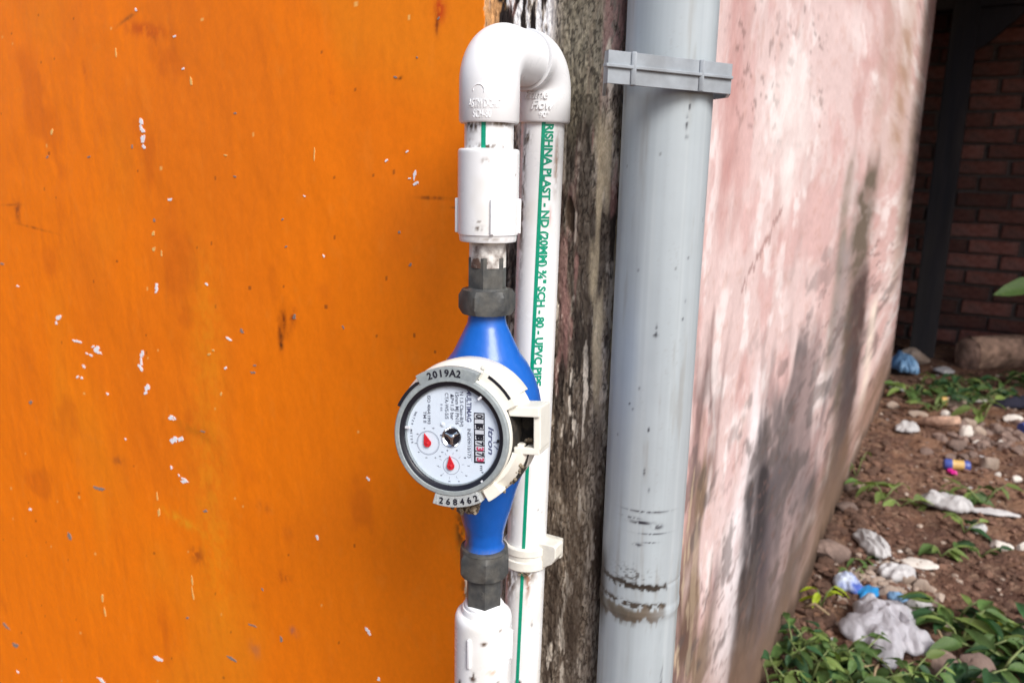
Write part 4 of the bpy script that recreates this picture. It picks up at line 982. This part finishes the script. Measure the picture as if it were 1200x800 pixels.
# loose clods and grit: uncountable
_ico = {}
def ico(sub):
    if sub not in _ico:
        bm = bmesh.new(); bmesh.ops.create_icosphere(bm, subdivisions=sub, radius=1); bm.verts.index_update()
        _ico[sub] = ([v.co.copy() for v in bm.verts], [[v.index for v in f.verts] for f in bm.faces]); bm.free()
    return _ico[sub]
def rock_verts(seed, sub, sx, sy, sz, rough=.35):
    vs, fs = ico(sub); A = np.array([tuple(v) for v in vs])
    n = fbm(A[:,0]*1.4+A[:,2]*.8+seed*3, A[:,1]*1.4-A[:,2]*.9+seed, seed, 3); n2 = fbm(A[:,0]*4+seed, A[:,1]*4+A[:,2]*3, seed+2, 2)
    k = 1 - rough + 2*rough*n + (n2-.5)*rough*.5
    A = A*k[:, None]
    rr = random.Random(seed)
    for _ in range(5):                                   # knock off a few facets
        d = np.array([rr.gauss(0,1), rr.gauss(0,1), rr.gauss(0,1)]); d /= np.linalg.norm(d); lim = rr.uniform(.62, .85)
        q = A@d; over = np.maximum(q-lim, 0); A = A - over[:, None]*d*.92
    return A*np.array([sx, sy, sz]), fs
def rock_mesh(seed, sub, sx, sy, sz, rough=.35):
    A, fs = rock_verts(seed, sub, sx, sy, sz, rough); me = bpy.data.meshes.new('stone'); me.from_pydata([tuple(a) for a in A], [], fs); me.update()
    me.polygons.foreach_set('use_smooth', [True]*len(me.polygons)); me.set_sharp_from_angle(angle=R_(38)); return me
def scatter(name, n, mat, region, smin, smax, seed, sub=1, flat=1.0):
    rr = random.Random(seed); V_ = []; F_ = []; k = 0; pools = [rock_verts(seed+i, sub, 1, 1, .7) for i in range(6)]
    for _ in range(n):
        px, py = region(rr); p = gp_at(px, py); A, fs = pools[rr.randrange(6)]
        s = rr.uniform(0, 1)**2.2*(smax-smin)+smin; a = rr.uniform(0, 6.3); ca, sa = math.cos(a), math.sin(a)
        B = A*s; B = np.stack([B[:,0]*ca-B[:,1]*sa+p.x, B[:,0]*sa+B[:,1]*ca+p.y, B[:,2]*flat+p.z+s*.1], -1)
        V_.append(B); F_ += [tuple(i+k for i in f) for f in fs]; k += len(B)
    me = bpy.data.meshes.new(name); me.from_pydata(np.concatenate(V_).tolist(), [], F_); me.update()
    me.polygons.foreach_set('use_smooth', [True]*len(me.polygons)); me.set_sharp_from_angle(angle=R_(40))
    o = link(name, me, None, mat); tag(o, kind='stuff'); return o
def reg_all(rr):
    py = rr.uniform(425, 830); return (rr.uniform(870+(830-py)*.38, 1300), py)
def reg_wall(rr):
    py = rr.uniform(440, 780); x = 893+(800-py)*.43; return (x+abs(rr.gauss(0, 22))+4, py)
def reg_heap(rr): return (rr.gauss(1150, 28), rr.gauss(515, 14))
def reg_heap2(rr): return (rr.gauss(1035, 26), rr.gauss(672, 16))
scatter('soil_crumbs', 2600, M['clod'], reg_all, .002, .014, 11)
scatter('wall_foot_rubble', 420, M['clod'], reg_wall, .004, .022, 12)
scatter('pale_grit', 300, M['stonel'], reg_all, .0015, .010, 13)
scatter('dark_crumbs', 1200, M['clod'], reg_all, .002, .013, 16)
scatter('heap_rubble', 150, M['stone'], reg_heap, .006, .026, 14)
scatter('litter_rubble', 150, M['stonel'], reg_heap2, .004, .016, 15)
scatter('litter_flakes', 90, M['foam'], reg_heap2, .002, .008, 17)
scatter('paper_flakes', 70, M['white'], reg_all, .003, .012, 18, flat=.16)
scatter('torn_scraps', 60, M['white'], reg_heap2, .004, .014, 19, flat=.2)
# ---------------------------------------------------------------- stones one can point at
def stone(px, py, wpx, hpx, mat, label, seed, name='stone', rz=0.0, flat=.7, group=None, lift=.3, sub=3, rough=.32, cat='stone'):
    p = gp_at(px, py+hpx*.35); d = (p-Vector((0,0,H))).dot(fw); s = wpx*d/F/2; h = hpx*d/F/2/.8
    me = rock_mesh(seed, sub, s, s*flat, h, rough); o = link(name, me, None, mat)
    o.location = (p.x, p.y, p.z + h*lift); o.rotation_euler = (0, 0, rz); tag(o, label, cat, group); return o
stone(1158, 541, 24, 24, M['stonel'], 'pale angular stone standing out beside the brown rubble heap right of the tin', 31, rz=.4)
stone(1146, 505, 20, 14, M['stonel'], 'small tan stone on top of the rubble heap', 32)
stone(1131, 505, 15, 16, M['foam'], 'chalk white stone at the tip of the broken branch', 33, rough=.45)
stone(1145, 516, 9, 6, M['foam'], 'tiny white chip between the tan stones of the rubble heap', 34)
stone(1172, 518, 9, 7, M['foam'], 'tiny pale chip on the dark right flank of the rubble heap', 35)
stone(1190, 563, 14, 8, M['foam'], 'small white lump on bare earth near the right edge', 36)
stone(1169, 559, 8, 6, M['foam'], 'small white fragment just below the pale angular stone', 37)
stone(1186, 494, 20, 8, M['foam'], 'flat pale stone near the dark cloth at the right edge', 38)
stone(1148, 617, 17, 15, M['white'], 'white lump beside the small leafy sprig on bare soil', 39, rough=.45)
stone(1174, 636, 26, 10, M['foam'], 'long white crumbled piece on the red soil at right', 40, rough=.5)
stone(1197, 636, 12, 12, M['foam'], 'pale grey crumbled piece cut by the right edge of the view', 41, rough=.5)
stone(1190, 728, 34, 40, M['stone'], 'rounded brown stone among the big leaves at the right edge', 42)
stone(1144, 782, 48, 44, M['stone'], 'large brown stone at the bottom between the two leafy clumps', 43)
stone(1102, 775, 36, 46, M['stone'], 'dark brown stone just right of the plastic bag', 44)
stone(1110, 733, 26, 18, M['stonel'], 'pale tan stone among leaves above the large brown stones', 45)
stone(1071, 418, 34, 20, M['stonel'], 'grey tan stone lying beside the pale blue plastic at the foot of the post', 46)
stone(1002, 568, 26, 16, M['stone'], 'dark earthy stone against the foot of the pink wall', 47)
stone(992, 596, 30, 14, M['stone'], 'second dark stone lower along the foot of the pink wall', 48)
stone(975, 640, 44, 26, M['stone'], 'brown earth lump at the foot of the pink wall beside the crumpled film', 49)
stone(1012, 590, 22, 8, M['clod'], 'low red brown clod near the dark stones by the wall', 50)
stone(1094, 700, 20, 13, M['stone'], 'dark grey stone near the striped wrapper above the bag', 51)
stone(1080, 680, 22, 14, M['stonel'], 'grey stone right of the pale litter behind the plastic bag', 52)
stone(1062, 672, 34, 16, M['stonel'], 'flat pale grey stone among the litter behind the plastic bag', 53)
stone(1040, 688, 26, 12, M['stonel'], 'grey flat stone close behind the top of the plastic bag', 54)
stone(1074, 484, 26, 9, M['stonel'], 'flat whitish stone on the soil below the back greenery', 55)
stone(1108, 484, 12, 8, M['foam'], 'small white stone below the rolled bundle at the back', 56)
stone(1046, 472, 14, 10, M['stonel'], 'small pale stone close to the far end of the pink wall', 57)
stone(1133, 494, 22, 10, M['stonel'], 'reddish tan stone at the back of the rubble heap', 58)
stone(1122, 522, 26, 12, M['stone'], 'dark broken stone under the end of the broken branch', 59)
stone(1168, 505, 16, 14, M['stone'], 'dark stone at the right back of the rubble heap', 60)
# ---------------------------------------------------------------- litter
def crumple(name, px, py, wpx, hpx, mat, label, seed, cat, h=.35, n=22, rz=0.0, ridge=1.0, sag=.5, smooth=False):
    p = gp_at(px, py); d = (p-Vector((0,0,H))).dot(fw); sx = wpx*d/F/2; sy = hpx*d/F/2/.42
    u = np.linspace(-1, 1, n); UX, UY = np.meshgrid(u, u); r = np.hypot(UX, UY)
    k = np.where(r > 0, np.maximum(np.abs(UX), np.abs(UY))/np.maximum(r, 1e-6), 1)
    edge_n = .8+.4*fbm(np.arctan2(UY, UX)*1.6+seed, r*0+seed, seed, 3); X = UX*k*edge_n; Y = UY*k*edge_n
    rg = 1-np.abs(2*fbm(X*1.5+seed, Y*1.5-seed, seed+1, 4)-1)
    if smooth: rg = 1-np.sqrt((2*fbm(X*1.1+seed, Y*.8-seed, seed+1, 2)-1)**2+.006)
    rg2 = (1-np.abs(2*fbm(X*2.6+seed, Y*1.9, seed+2, 2)-1))*.8 if smooth else 1-np.abs(2*fbm(X*3.4+seed, Y*3.4-seed, seed+2, 3)-1)
    if smooth:
        th_ = np.arctan2(UY, UX); en2 = .72+.30*np.abs(np.cos(2.5*th_+.9))**1.5; X = X*en2; Y = Y*en2
    fr = random.Random(seed); fold = X*0
    wx = X + (fbm(X*1.2+seed, Y*1.2, seed+8, 2)-.5)*.5; wy = Y + (fbm(X*1.2, Y*1.2+seed, seed+9, 2)-.5)*.5
    for q_ in range(9):
        an = fr.uniform(0, math.pi); fq = fr.uniform(.7, 3.4); f_ = (wx*math.cos(an)+wy*math.sin(an))*fq + fr.random()
        fold = fold + np.abs((f_ - np.floor(f_)) - .5)/fq*fr.uniform(.5, 1.2)
    fold = (fold/2.2)
    dome = np.clip(1-(UX*k)**2-(UY*k)**2, 0, 1)**.6
    Zh = (dome*.55 + (fold*1.15 + (0 if smooth else rg**3*.25))*(.3+.7*dome)*(1.0 if smooth else ridge) - sag*.1)*h*sx
    X = X + (fbm(Y*2+seed, X*2, seed+5, 3)-.5)*.35; Y = Y + (fbm(X*2+seed, Y*2, seed+6, 3)-.5)*.35
    P = np.stack([X*sx, Y*sy, np.maximum(Zh, -.002)+.002], -1); me = grid_mesh(name, P); me.materials.append(mat); me.set_sharp_from_angle(angle=R_(30))
    o = link(name, me); o.location = (p.x, p.y, p.z+.003); o.rotation_euler = (0, 0, rz); 
    so = o.modifiers.new('s', 'SOLIDIFY'); so.thickness = .0006
    tag(o, label, cat); return o
bag = crumple('plastic_bag', 1036, 740, 98, 62, M['bag'], 'crumpled translucent white carrier bag lying on the leaves', 301, 'plastic bag', h=.52, n=110, rz=-.35, ridge=.30, smooth=True)
crumple('plastic_film', 1022, 643, 30, 30, M['white'], 'small crumpled clear film on the soil by the wall', 302, 'plastic film', h=.45, n=30, ridge=1.6)
crumple('foam_sheet', 1077, 660, 44, 12, M['foam'], 'flat torn white foam piece lying on bare red soil', 303, 'foam piece', h=.12, n=24, rz=-.25)
crumple('plastic_film', 1110, 595, 62, 12, M['white'], 'long white strip of film on the soil under the middle weeds', 304, 'plastic film', h=.35, n=30, rz=-.45, ridge=1.4)
crumple('plastic_film', 1165, 602, 60, 6, M['white'], 'thin grey white strip of film trailing toward the right edge', 305, 'plastic film', h=.15, n=24, rz=-.3)
crumple('packet', 993, 682, 30, 18, M['packet'], 'blue and white printed packet by the yellow leaves at the wall', 306, 'packet', h=.7, n=24, rz=-.2)
crumple('blue_scrap', 1018, 692, 20, 16, M['bluep'], 'bright blue plastic scrap between the packet and the bag', 307, 'plastic scrap', h=.35, n=18, rz=-.9)
crumple('packet', 1052, 700, 22, 10, M['bluel'], 'pale blue scrap just above the top edge of the plastic bag', 308, 'packet', h=.4, n=18)
crumple('wrapper', 1076, 712, 32, 20, M['white'], 'pale green white wrapper among leaves right of the bag', 309, 'wrapper', h=.35, n=22, rz=-.4)
crumple('wrapper', 1166, 727, 24, 15, M['yellow'], 'bright yellow wrapper among the big leaves at lower right', 310, 'wrapper', h=.6, n=20)
crumple('wrapper', 1153, 733, 14, 10, M['white'], 'small white wrapper touching the bright yellow one', 311, 'wrapper', h=.7, n=16)
crumple('plastic_sheet', 1058, 436, 24, 22, M['bluel'], 'pale blue crumpled plastic at the far end of the pink wall', 312, 'plastic sheet', h=1.3, n=26)
crumple('paper', 1106, 436, 25, 9, M['white'], 'white paper lying on the dark back greenery', 313, 'paper', h=.35, n=20)
crumple('plastic_film', 1063, 503, 24, 16, M['white'], 'small whitish crumpled film on bare soil left of the branch', 314, 'plastic film', h=.4, n=22, rz=-.7, ridge=1.5)
crumple('plastic_film', 1050, 456, 16, 12, M['white'], 'grey white film scrap below the pale blue plastic', 315, 'plastic film', h=.7, n=18)
crumple('dark_cloth', 1192, 478, 62, 9, M['cloth'], 'dark cloth strip lying at the right edge below the back greenery', 316, 'cloth', h=.35, n=22, rz=.1)
crumple('plastic_sheet', 1142, 473, 50, 6, M['foam'], 'thin pale strip lying left of the dark cloth', 317, 'plastic sheet', h=.12, n=20)
crumple('plastic_film', 1050, 674, 44, 14, M['white'], 'torn pale film spread among the stones above the bag', 318, 'plastic film', h=.4, n=26, ridge=1.6)
# rolled bundle and tin
def lying(name, px, py, ln_px, r_px, rz, mats, label, cat, tilt=0.0):
    p = gp_at(px, py+r_px*.6); d = (p-Vector((0,0,H))).dot(fw); L = ln_px*d/F; r = r_px*d/F
    e = empty(name, (p.x, p.y, p.z+r*.9), label, cat, rz=0)
    ex = Vector((math.cos(rz), math.sin(rz), tilt)).normalized(); z = ex; x = Vector((0,0,1)).cross(z).normalized(); y = z.cross(x)
    Mx = Matrix(((x.x,y.x,z.x,p.x),(x.y,y.y,z.y,p.y),(x.z,y.z,z.z,p.z+r*.9),(0,0,0,1)))
    return e, Mx, L, r
e, Mx, L, r = lying('drink_tin', 1120, 548, 27, 6.5, -.28, None, 'crushed blue and ochre tin lying on bare red soil', 'tin')
mb = MB(); mb.lathe([(r*.85,-L/2),(r,-L*.42),(r*.97,-L*.20)], 24, Mx); mb.build('tin_end', M['canb'], e, autos=40); mb = MB(); mb.lathe([(r*.96,L*.26),(r,L*.42),(r*.84,L/2)], 24, Mx); mb.build('tin_end', M['canb'], e, autos=40)
mb = MB(); mb.lathe([(r*.97,-L*.22),(r*.9,0),(r*.96,L*.27)], 24, Mx, cap=False); mb.build('tin_label', M['cany'], e, smooth=True)
crumple('magenta_scrap', 1115, 556, 11, 6, M['magenta'], 'bright magenta scrap touching the blue and ochre tin', 319, 'plastic scrap', h=.6, n=14)
e, Mx, L, r = lying('rolled_bundle', 1116, 474, 26, 6, -.15, None, 'rolled pale bundle with a yellow end lying in the back greenery', 'bundle')
mb = MB(); mb.lathe([(r*.4,-L/2-.002),(r*.95,-L/2),(r,-L*.3)], 20, Mx); mb.build('yellow_end', M['cany'], e, autos=40)
mb = MB(); mb.lathe([(r*1.02,-L*.3),(r*.93,0),(r*.98,L*.3),(r*.8,L/2)], 20, Mx); mb.build('wrap', M['stonel'], e, autos=40)
e, Mx, L, r = lying('blue_bottle_cap', 1199, 507, 10, 6, 0.3, None, 'small blue plastic cap cut by the right edge', 'cap')
mb = MB(); mb.lathe([(r*.9,-L/2),(r,-L*.4),(r,L*.4),(r*.95,L/2)], 20, Mx); mb.build('cap_shell', M['canb'], e, autos=40)
# broken branch
p0 = gp_at(1070, 496); p1 = gp_at(1122, 508)
mb = MB(); mb.tube([p0+Vector((0,0,.004)), p0.lerp(p1,.3)+Vector((0,.01,.022)), p0.lerp(p1,.65)+Vector((0,0,.034)), p1+Vector((0,0,.050))], [.006,.016,.019,.014], 10)
o = mb.build('broken_branch', M['log'], None, smooth=True); tag(o, 'broken tan branch lying on the soil with its tip at a chalk white stone', 'branch')
for (a, b, r, lab) in (((940,711),(972,722),.0035,'thin grey twig at the wall foot under the yellow green leaves'), ((1090,742),(1110,768),.003,'thin bent twig between the plastic bag and dark brown stone'),
                       ((1018,830),(1032,783),.0022,'pale bent stalk rising out of the lower left leaves'), ((960,826),(1030,790),.0016,'fine pale stalk lying over the lower left leaves')):
    p0 = gp_at(*a); p1 = gp_at(*b); mb = MB(); mb.tube([p0+Vector((0,0,.01)), p0.lerp(p1,.5)+Vector((0,.006,.028)), p1+Vector((0,0,.02))], [r*.7, r, r*.6], 7)
    tag(mb.build('twig', M['bark'], None, smooth=True), lab, 'twig')
# ---------------------------------------------------------------- leaves
def leaf_mesh(ln, wd, fold, curl, seed, lob=0.0):
    nl, nw = 9, 5; vs = []; fs = []; rr = random.Random(seed)
    for i in range(nl):
        t = i/(nl-1); w_ = wd*(math.sin(math.pi*min(1, t**.75))**.85)*(1+lob*math.sin(t*18+seed))*.5 + .0002
        bend = curl*t*t
        for j in range(nw):
            q = (j/(nw-1))*2-1
            vs.append((t*ln, q*w_, -bend*ln + abs(q)*fold*w_ + .04*wd*math.sin(t*9+q*3+seed)))
    for i in range(nl-1):
        for j in range(nw-1): fs.append((i*nw+j, (i+1)*nw+j, (i+1)*nw+j+1, i*nw+j+1))
    me = bpy.data.meshes.new('leaf'); me.from_pydata(vs, [], fs); me.update(); me.polygons.foreach_set('use_smooth', [True]*len(me.polygons)); return me
LM = {}
for k_, mt in (('leaf','leaf'),('leafd','leafd'),('leafl','leafl'),('leafy','leafy')):
    LM[k_] = []
    for i in range(5):
        m_ = leaf_mesh(1, random.uniform(.38,.56), random.uniform(.2,.6), random.uniform(.1,.45), i+len(LM)*7, .05); m_.materials.append(M[mt]); LM[k_].append(m_)
def plant(px, py, n, spread, height, ls, kinds, label, group, seed, name='weed_plant', parts=True, wid=1.0, lean=(0,0)):
    rr = random.Random(seed); p = gp_at(px, py); e = empty(name, p, label, 'weed', group)
    mb = MB(); leaves = []
    ns = max(2, n//4)
    for s in range(ns):
        a = 2*math.pi*s/ns + rr.uniform(-.5,.5); rad = spread*rr.uniform(.4,1); hh = height*rr.uniform(.55,1)
        tip = p + Vector((math.cos(a)*rad+lean[0], math.sin(a)*rad+lean[1], hh)); mid = p.lerp(tip,.5)+Vector((0,0,hh*.22))
        mb.tube([p, mid, tip], [.0016*ls/.03, .0012*ls/.03, .0006*ls/.03], 5)
        m_ = n//ns + (1 if s < n % ns else 0)
        for k in range(m_):
            t = (k+1)/m_; q = p.lerp(mid, t*2) if t < .5 else mid.lerp(tip, t*2-1)
            leaves.append((q, a + (0 if k == m_-1 else rr.choice((-1,1))*rr.uniform(.5,1.4)), rr.uniform(-.5,.35), ls*rr.uniform(.5,1.3)))
    if parts: mb.build('stem', M['stem'], e, smooth=True)
    allv = MB()
    for q, a, el, s in leaves:
        kd = rr.choice(kinds); me_ = rr.choice(LM[kd]); Ml = Matrix.Translation(q) @ Matrix.Rotation(a,4,'Z') @ Matrix.Rotation(-el,4,'Y') @ Matrix.Rotation(rr.uniform(-.5,.5),4,'X') @ Matrix.Diagonal((s, s*wid, s, 1))
        o = bpy.data.objects.new('leaf', me_); col.objects.link(o); o.parent = e; o.matrix_parent_inverse = Matrix.Identity(4)
        o.matrix_local = Matrix.Translation(-p) @ Ml
    return e
gA = 'weeds in the dense clump at the foot of the pink wall'
lA = 'leafy green weed in the dense clump at the foot of the pink wall'
i = 0
for (px, py) in ((912,800),(930,778),(948,806),(968,785),(990,802),(1012,812),(1035,800),(1060,808),(1080,820),(918,760),(950,762),(985,768),(905,830),(938,842),(975,842),(1015,850),(1055,848),(1000,785)):
    plant(px, py+4, 15, .065, .07, .038, ['leaf','leaf','leafd','leafl','leafl'], lA, gA, 400+i); i += 1
gB = 'big leaved weeds at the lower right'
lB = 'big leaved dark green weed in the clump around the yellow wrapper at lower right'
for (px, py) in ((1125,748),(1150,765),(1175,775),(1198,790),(1165,800),(1195,825),(1130,738),(1215,770),(1120,835),(1165,840),(1140,735),(1182,755),(1135,800),(1205,745),(1120,720)):
    plant(px, py+6, 11, .06, .065, .064, ['leafd','leafd','leaf','leafl'], lB, gB, 450+i, wid=.75); i += 1
plant(962, 706, 6, .022, .07, .042, ['leafy'], 'bright yellow green sprout against the foot of the pink wall', None, 480, wid=.6)
plant(998, 672, 6, .035, .03, .034, ['leafl','leaf'], 'small green sprig between the packet and the crumpled film', None, 481)
plant(1012, 655, 5, .03, .02, .032, ['leaf'], 'tiny dark sprig left of the crumpled film', None, 482)
plant(1103, 648, 10, .04, .035, .042, ['leafl','leaf'], 'low round leaved sprig alone on bare red soil', None, 483)
plant(1130, 625, 7, .05, .05, .045, ['leafl','leafd'], 'upright sprig in front of the white lump', None, 484)
plant(1150, 647, 6, .04, .04, .042, ['leafd','leaf'], 'dark small sprig right of the round leaved one', None, 485)
plant(1014, 578, 7, .04, .05, .045, ['leafl','leaf'], 'green sprig beside the dark stones at the foot of the pink wall', None, 486)
plant(1035, 588, 7, .06, .05, .055, ['leafl'], 'pale leaved sprig on bare soil a hand right of the wall', None, 487)
plant(1055, 594, 5, .05, .03, .05, ['leafl'], 'pale leaved sprig nearest the long film strip', None, 488)
plant(1085, 590, 6, .08, .02, .055, ['leafl'], 'trailing pale sprig running to the long white film', None, 489)
plant(1128, 590, 10, .08, .05, .05, ['leaf','leafd'], 'dark bushy sprig growing over the long white film', None, 490)
plant(1152, 592, 10, .08, .06, .05, ['leafl','leaf'], 'light bushy sprig at the right end of the long white film', None, 491)
plant(1003, 560, 4, .03, .08, .04, ['leafl'], 'thin upright sprig touching the foot of the pink wall', None, 492)
gC = 'low weeds on the shaded ground under the brick wall'
lC = 'low weed in the shaded green patch before the log and brick wall'
rr = random.Random(9)
for k in range(21):
    px = rr.uniform(1070, 1215); py = rr.uniform(448, 484); 
    if py < 455 and px < 1095: px += 30
    plant(px, py, 9, .09, .055, .055, ['leaf','leafd','leaf','leafl'] if px < 1120 else ['leaf','leafd'], lC, gC, 500+k)
plant(1152, 492, 8, .06, .07, .07, ['leafl'], 'bright green tuft behind the rubble heap', None, 493)
# plant at the right edge whose one broad leaf reaches into view
p = gp_at(1262, 470); e = empty('broad_leaf_plant', p, 'broad green leaf reaching in from the right edge before the dark brick wall', 'plant')
tip = depth_pt(1166, 343, 3.0); root = depth_pt(1222, 332, 3.0)
mb = MB(); mb.tube([p, Vector((p.x,p.y,.3)), root+Vector((.05,0,-.06)), root], [.008,.007,.005,.004], 8); mb.build('stem', M['stem'], e, smooth=True)
for (aa, bb, wdt) in ((root, tip, .75), (root, root+Vector((.16,.02,.05)), .7), (root+Vector((.03,0,-.08)), root+Vector((.16,-.1,-.1)), .7)):
    v = bb-aa; s = v.length; ex = v.normalized(); ez = Vector((0,-.75,.65)); ey = ez.cross(ex).normalized(); ez = ex.cross(ey)
    o = bpy.data.objects.new('leaf', LM['leaf'][0]); col.objects.link(o); o.parent = e
    Ml = Matrix(((ex.x,ey.x,ez.x,aa.x),(ex.y,ey.y,ez.y,aa.y),(ex.z,ey.z,ez.z,aa.z),(0,0,0,1))) @ Matrix.Diagonal((s, s*wdt, s*.5, 1))
    o.matrix_local = Matrix.Translation(-p) @ Ml
# ---------------------------------------------------------------- lean-to at the back
W0 = ground_pt(1122, 404)
TB = Vector((T[0], T[1], 0)); NB = Vector((NO[0], NO[1], 0))
def bframe(s, z, d=0.0):
    q = W0 + TB*s + NB*d; return Matrix(((TB.x, NB.x, 0, q.x), (TB.y, NB.y, 0, q.y), (0, 0, 1, z), (0,0,0,1)))
bw = empty('brick_wall', (W0.x, W0.y, 0), 'dark red brick wall with thick uneven joints in the shade at the back', 'wall')
mb = MB(); Mw = bframe(0, 0); mb.box(-1.6, 2.6, -.12, -.006, -.1, 2.25, Mw); mb.build('mortar_bed', M['mortar'], bw)
bms = []
for k in range(5):
    rr = random.Random(k+60); bm = bmesh.new(); bmesh.ops.create_cube(bm, size=1)
    for v in bm.verts: v.co = Vector((v.co.x*.222, v.co.y*.03, v.co.z*.064)) + Vector((rr.uniform(-.003,.003), rr.uniform(-.002,.003), rr.uniform(-.003,.003)))
    bmesh.ops.bevel(bm, geom=list(bm.edges), offset=.005, segments=1, affect='EDGES')
    me = bpy.data.meshes.new('brick'); bm.to_mesh(me); bm.free(); me.materials.append(M['brick']); bms.append(me)
rr = random.Random(4); RP = .0785; BP = .238
stuff = MB()
for r in range(-1, 28):
    off = (0 if r % 2 else BP/2) + rr.uniform(-.02, .02)
    for k in range(-6, 11):
        s = k*BP + off + rr.uniform(-.005,.005); z = .05 + r*RP + rr.uniform(-.004,.004)
        if -.25 < s < .95 and z > 0 and z < 2.0:
            o = bpy.data.objects.new('brick', rr.choice(bms)); col.objects.link(o); o.parent = bw
            o.matrix_local = Matrix.Translation((-W0.x,-W0.y,0)) @ bframe(s, z, rr.uniform(-.006,.009)) @ Matrix.Rotation(rr.uniform(-.022,.022), 4, 'Y')
        elif -1.5 < s < 2.5: stuff.box(-.111,.111,-.012,.012,-.031,.031, bframe(s, z))
o = stuff.build('more_bricks', M['brick'], bw); o['kind'] = 'stuff'
lt = empty('lean_to_roof', (W0.x, W0.y, 1.7), 'dark timber lean-to frame over the brick wall, its post and beam at the far end of the pink wall', 'roof')
PG = ground_pt(1077, 416)
def wframe(P_): return Matrix(((TB.x, NB.x, 0, P_.x), (TB.y, NB.y, 0, P_.y), (0, 0, 1, 0), (0,0,0,1)))
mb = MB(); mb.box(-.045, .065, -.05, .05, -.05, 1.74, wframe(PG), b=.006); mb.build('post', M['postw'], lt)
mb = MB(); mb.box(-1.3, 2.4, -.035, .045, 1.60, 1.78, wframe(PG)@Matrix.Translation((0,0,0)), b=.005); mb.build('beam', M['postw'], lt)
mb = MB(); mb.prism([(.06,1.42),(.10,1.44),(.26,1.595),(.06,1.595)], -.03, .03, wframe(PG) @ Matrix(((1,0,0,0),(0,0,1,0),(0,1,0,0),(0,0,0,1)))); mb.build('corner_brace', M['postw'], lt)
for k in range(10):
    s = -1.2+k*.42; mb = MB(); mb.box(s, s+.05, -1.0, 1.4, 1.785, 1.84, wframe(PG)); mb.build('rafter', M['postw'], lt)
n_ = 200; u = np.linspace(-1.4, 3.1, n_); v = np.linspace(-1.1, 1.45, 4); UU, VV = np.meshgrid(u, v)
ZR = 1.862 + .010*np.sin(UU*2*math.pi/.076)
P = np.stack([PG.x + TB.x*UU + NB.x*VV, PG.y + TB.y*UU + NB.y*VV, ZR], -1); me = grid_mesh('roof_sheet', P); me.materials.append(M['roof']); o = link('roof_sheet', me, lt); pw(o)
so = o.modifiers.new('s','SOLIDIFY'); so.thickness = .002
for k in range(5):                                    # end boards added to keep skylight off the brick wall
    mb = MB(); mb.box(-.30, -.275, -.42+k*.16, -.42+k*.16+.152, -.05, 1.78, wframe(PG), b=.003); mb.build('shade_board', M['postw'], lt)
for k in range(12):  # unseen right end, boards added to darken the lean-to
    mb = MB(); mb.box(2.2, 2.225, -.42+k*.16, -.42+k*.16+.152, -.05, 1.78, wframe(PG), b=.003); mb.build('shade_board', M['postw'], lt)
# log block in front
pl = gp_at(1168, 428); e = empty('log', pl, 'thick pale sawn log lying before the brick wall at the right edge', 'log')
d = (pl-Vector((0,0,H))).dot(fw); r = 20*d/F
Lx = Matrix.Translation((pl.x-.02, pl.y, pl.z+r*.85)) @ Matrix.Rotation(R_(14),4,'Z') @ Matrix.Rotation(R_(90),4,'Y')
n1_, n2_ = 28, 40; aa = np.linspace(0, 2*math.pi, n2_, endpoint=False); zz = np.linspace(-.15, .40, n1_); AA, ZZ2 = np.meshgrid(aa, zz)
RR = r*(1 + (fbm(np.cos(AA)*1.5+3, np.sin(AA)*1.5+ZZ2*3, 61, 3)-.5)*.35 + (fbm(AA*5, ZZ2*30, 62, 3)-.5)*.07*0)
P = np.stack([RR*np.cos(AA), RR*np.sin(AA), ZZ2], -1); Pm = np.array(Lx.to_3x3()) ; P = P@Pm.T + np.array(Lx.translation)
me = grid_mesh('bark', P, closed=True); me.materials.append(M['log']); pw(link('bark', me, e))
mb = MB(); mb.lathe([(0,-.156),(r*.8,-.154),(r*.99,-.146)], 40, Lx, cap=False); mb.build('sawn_end', M['log'], e, smooth=True)
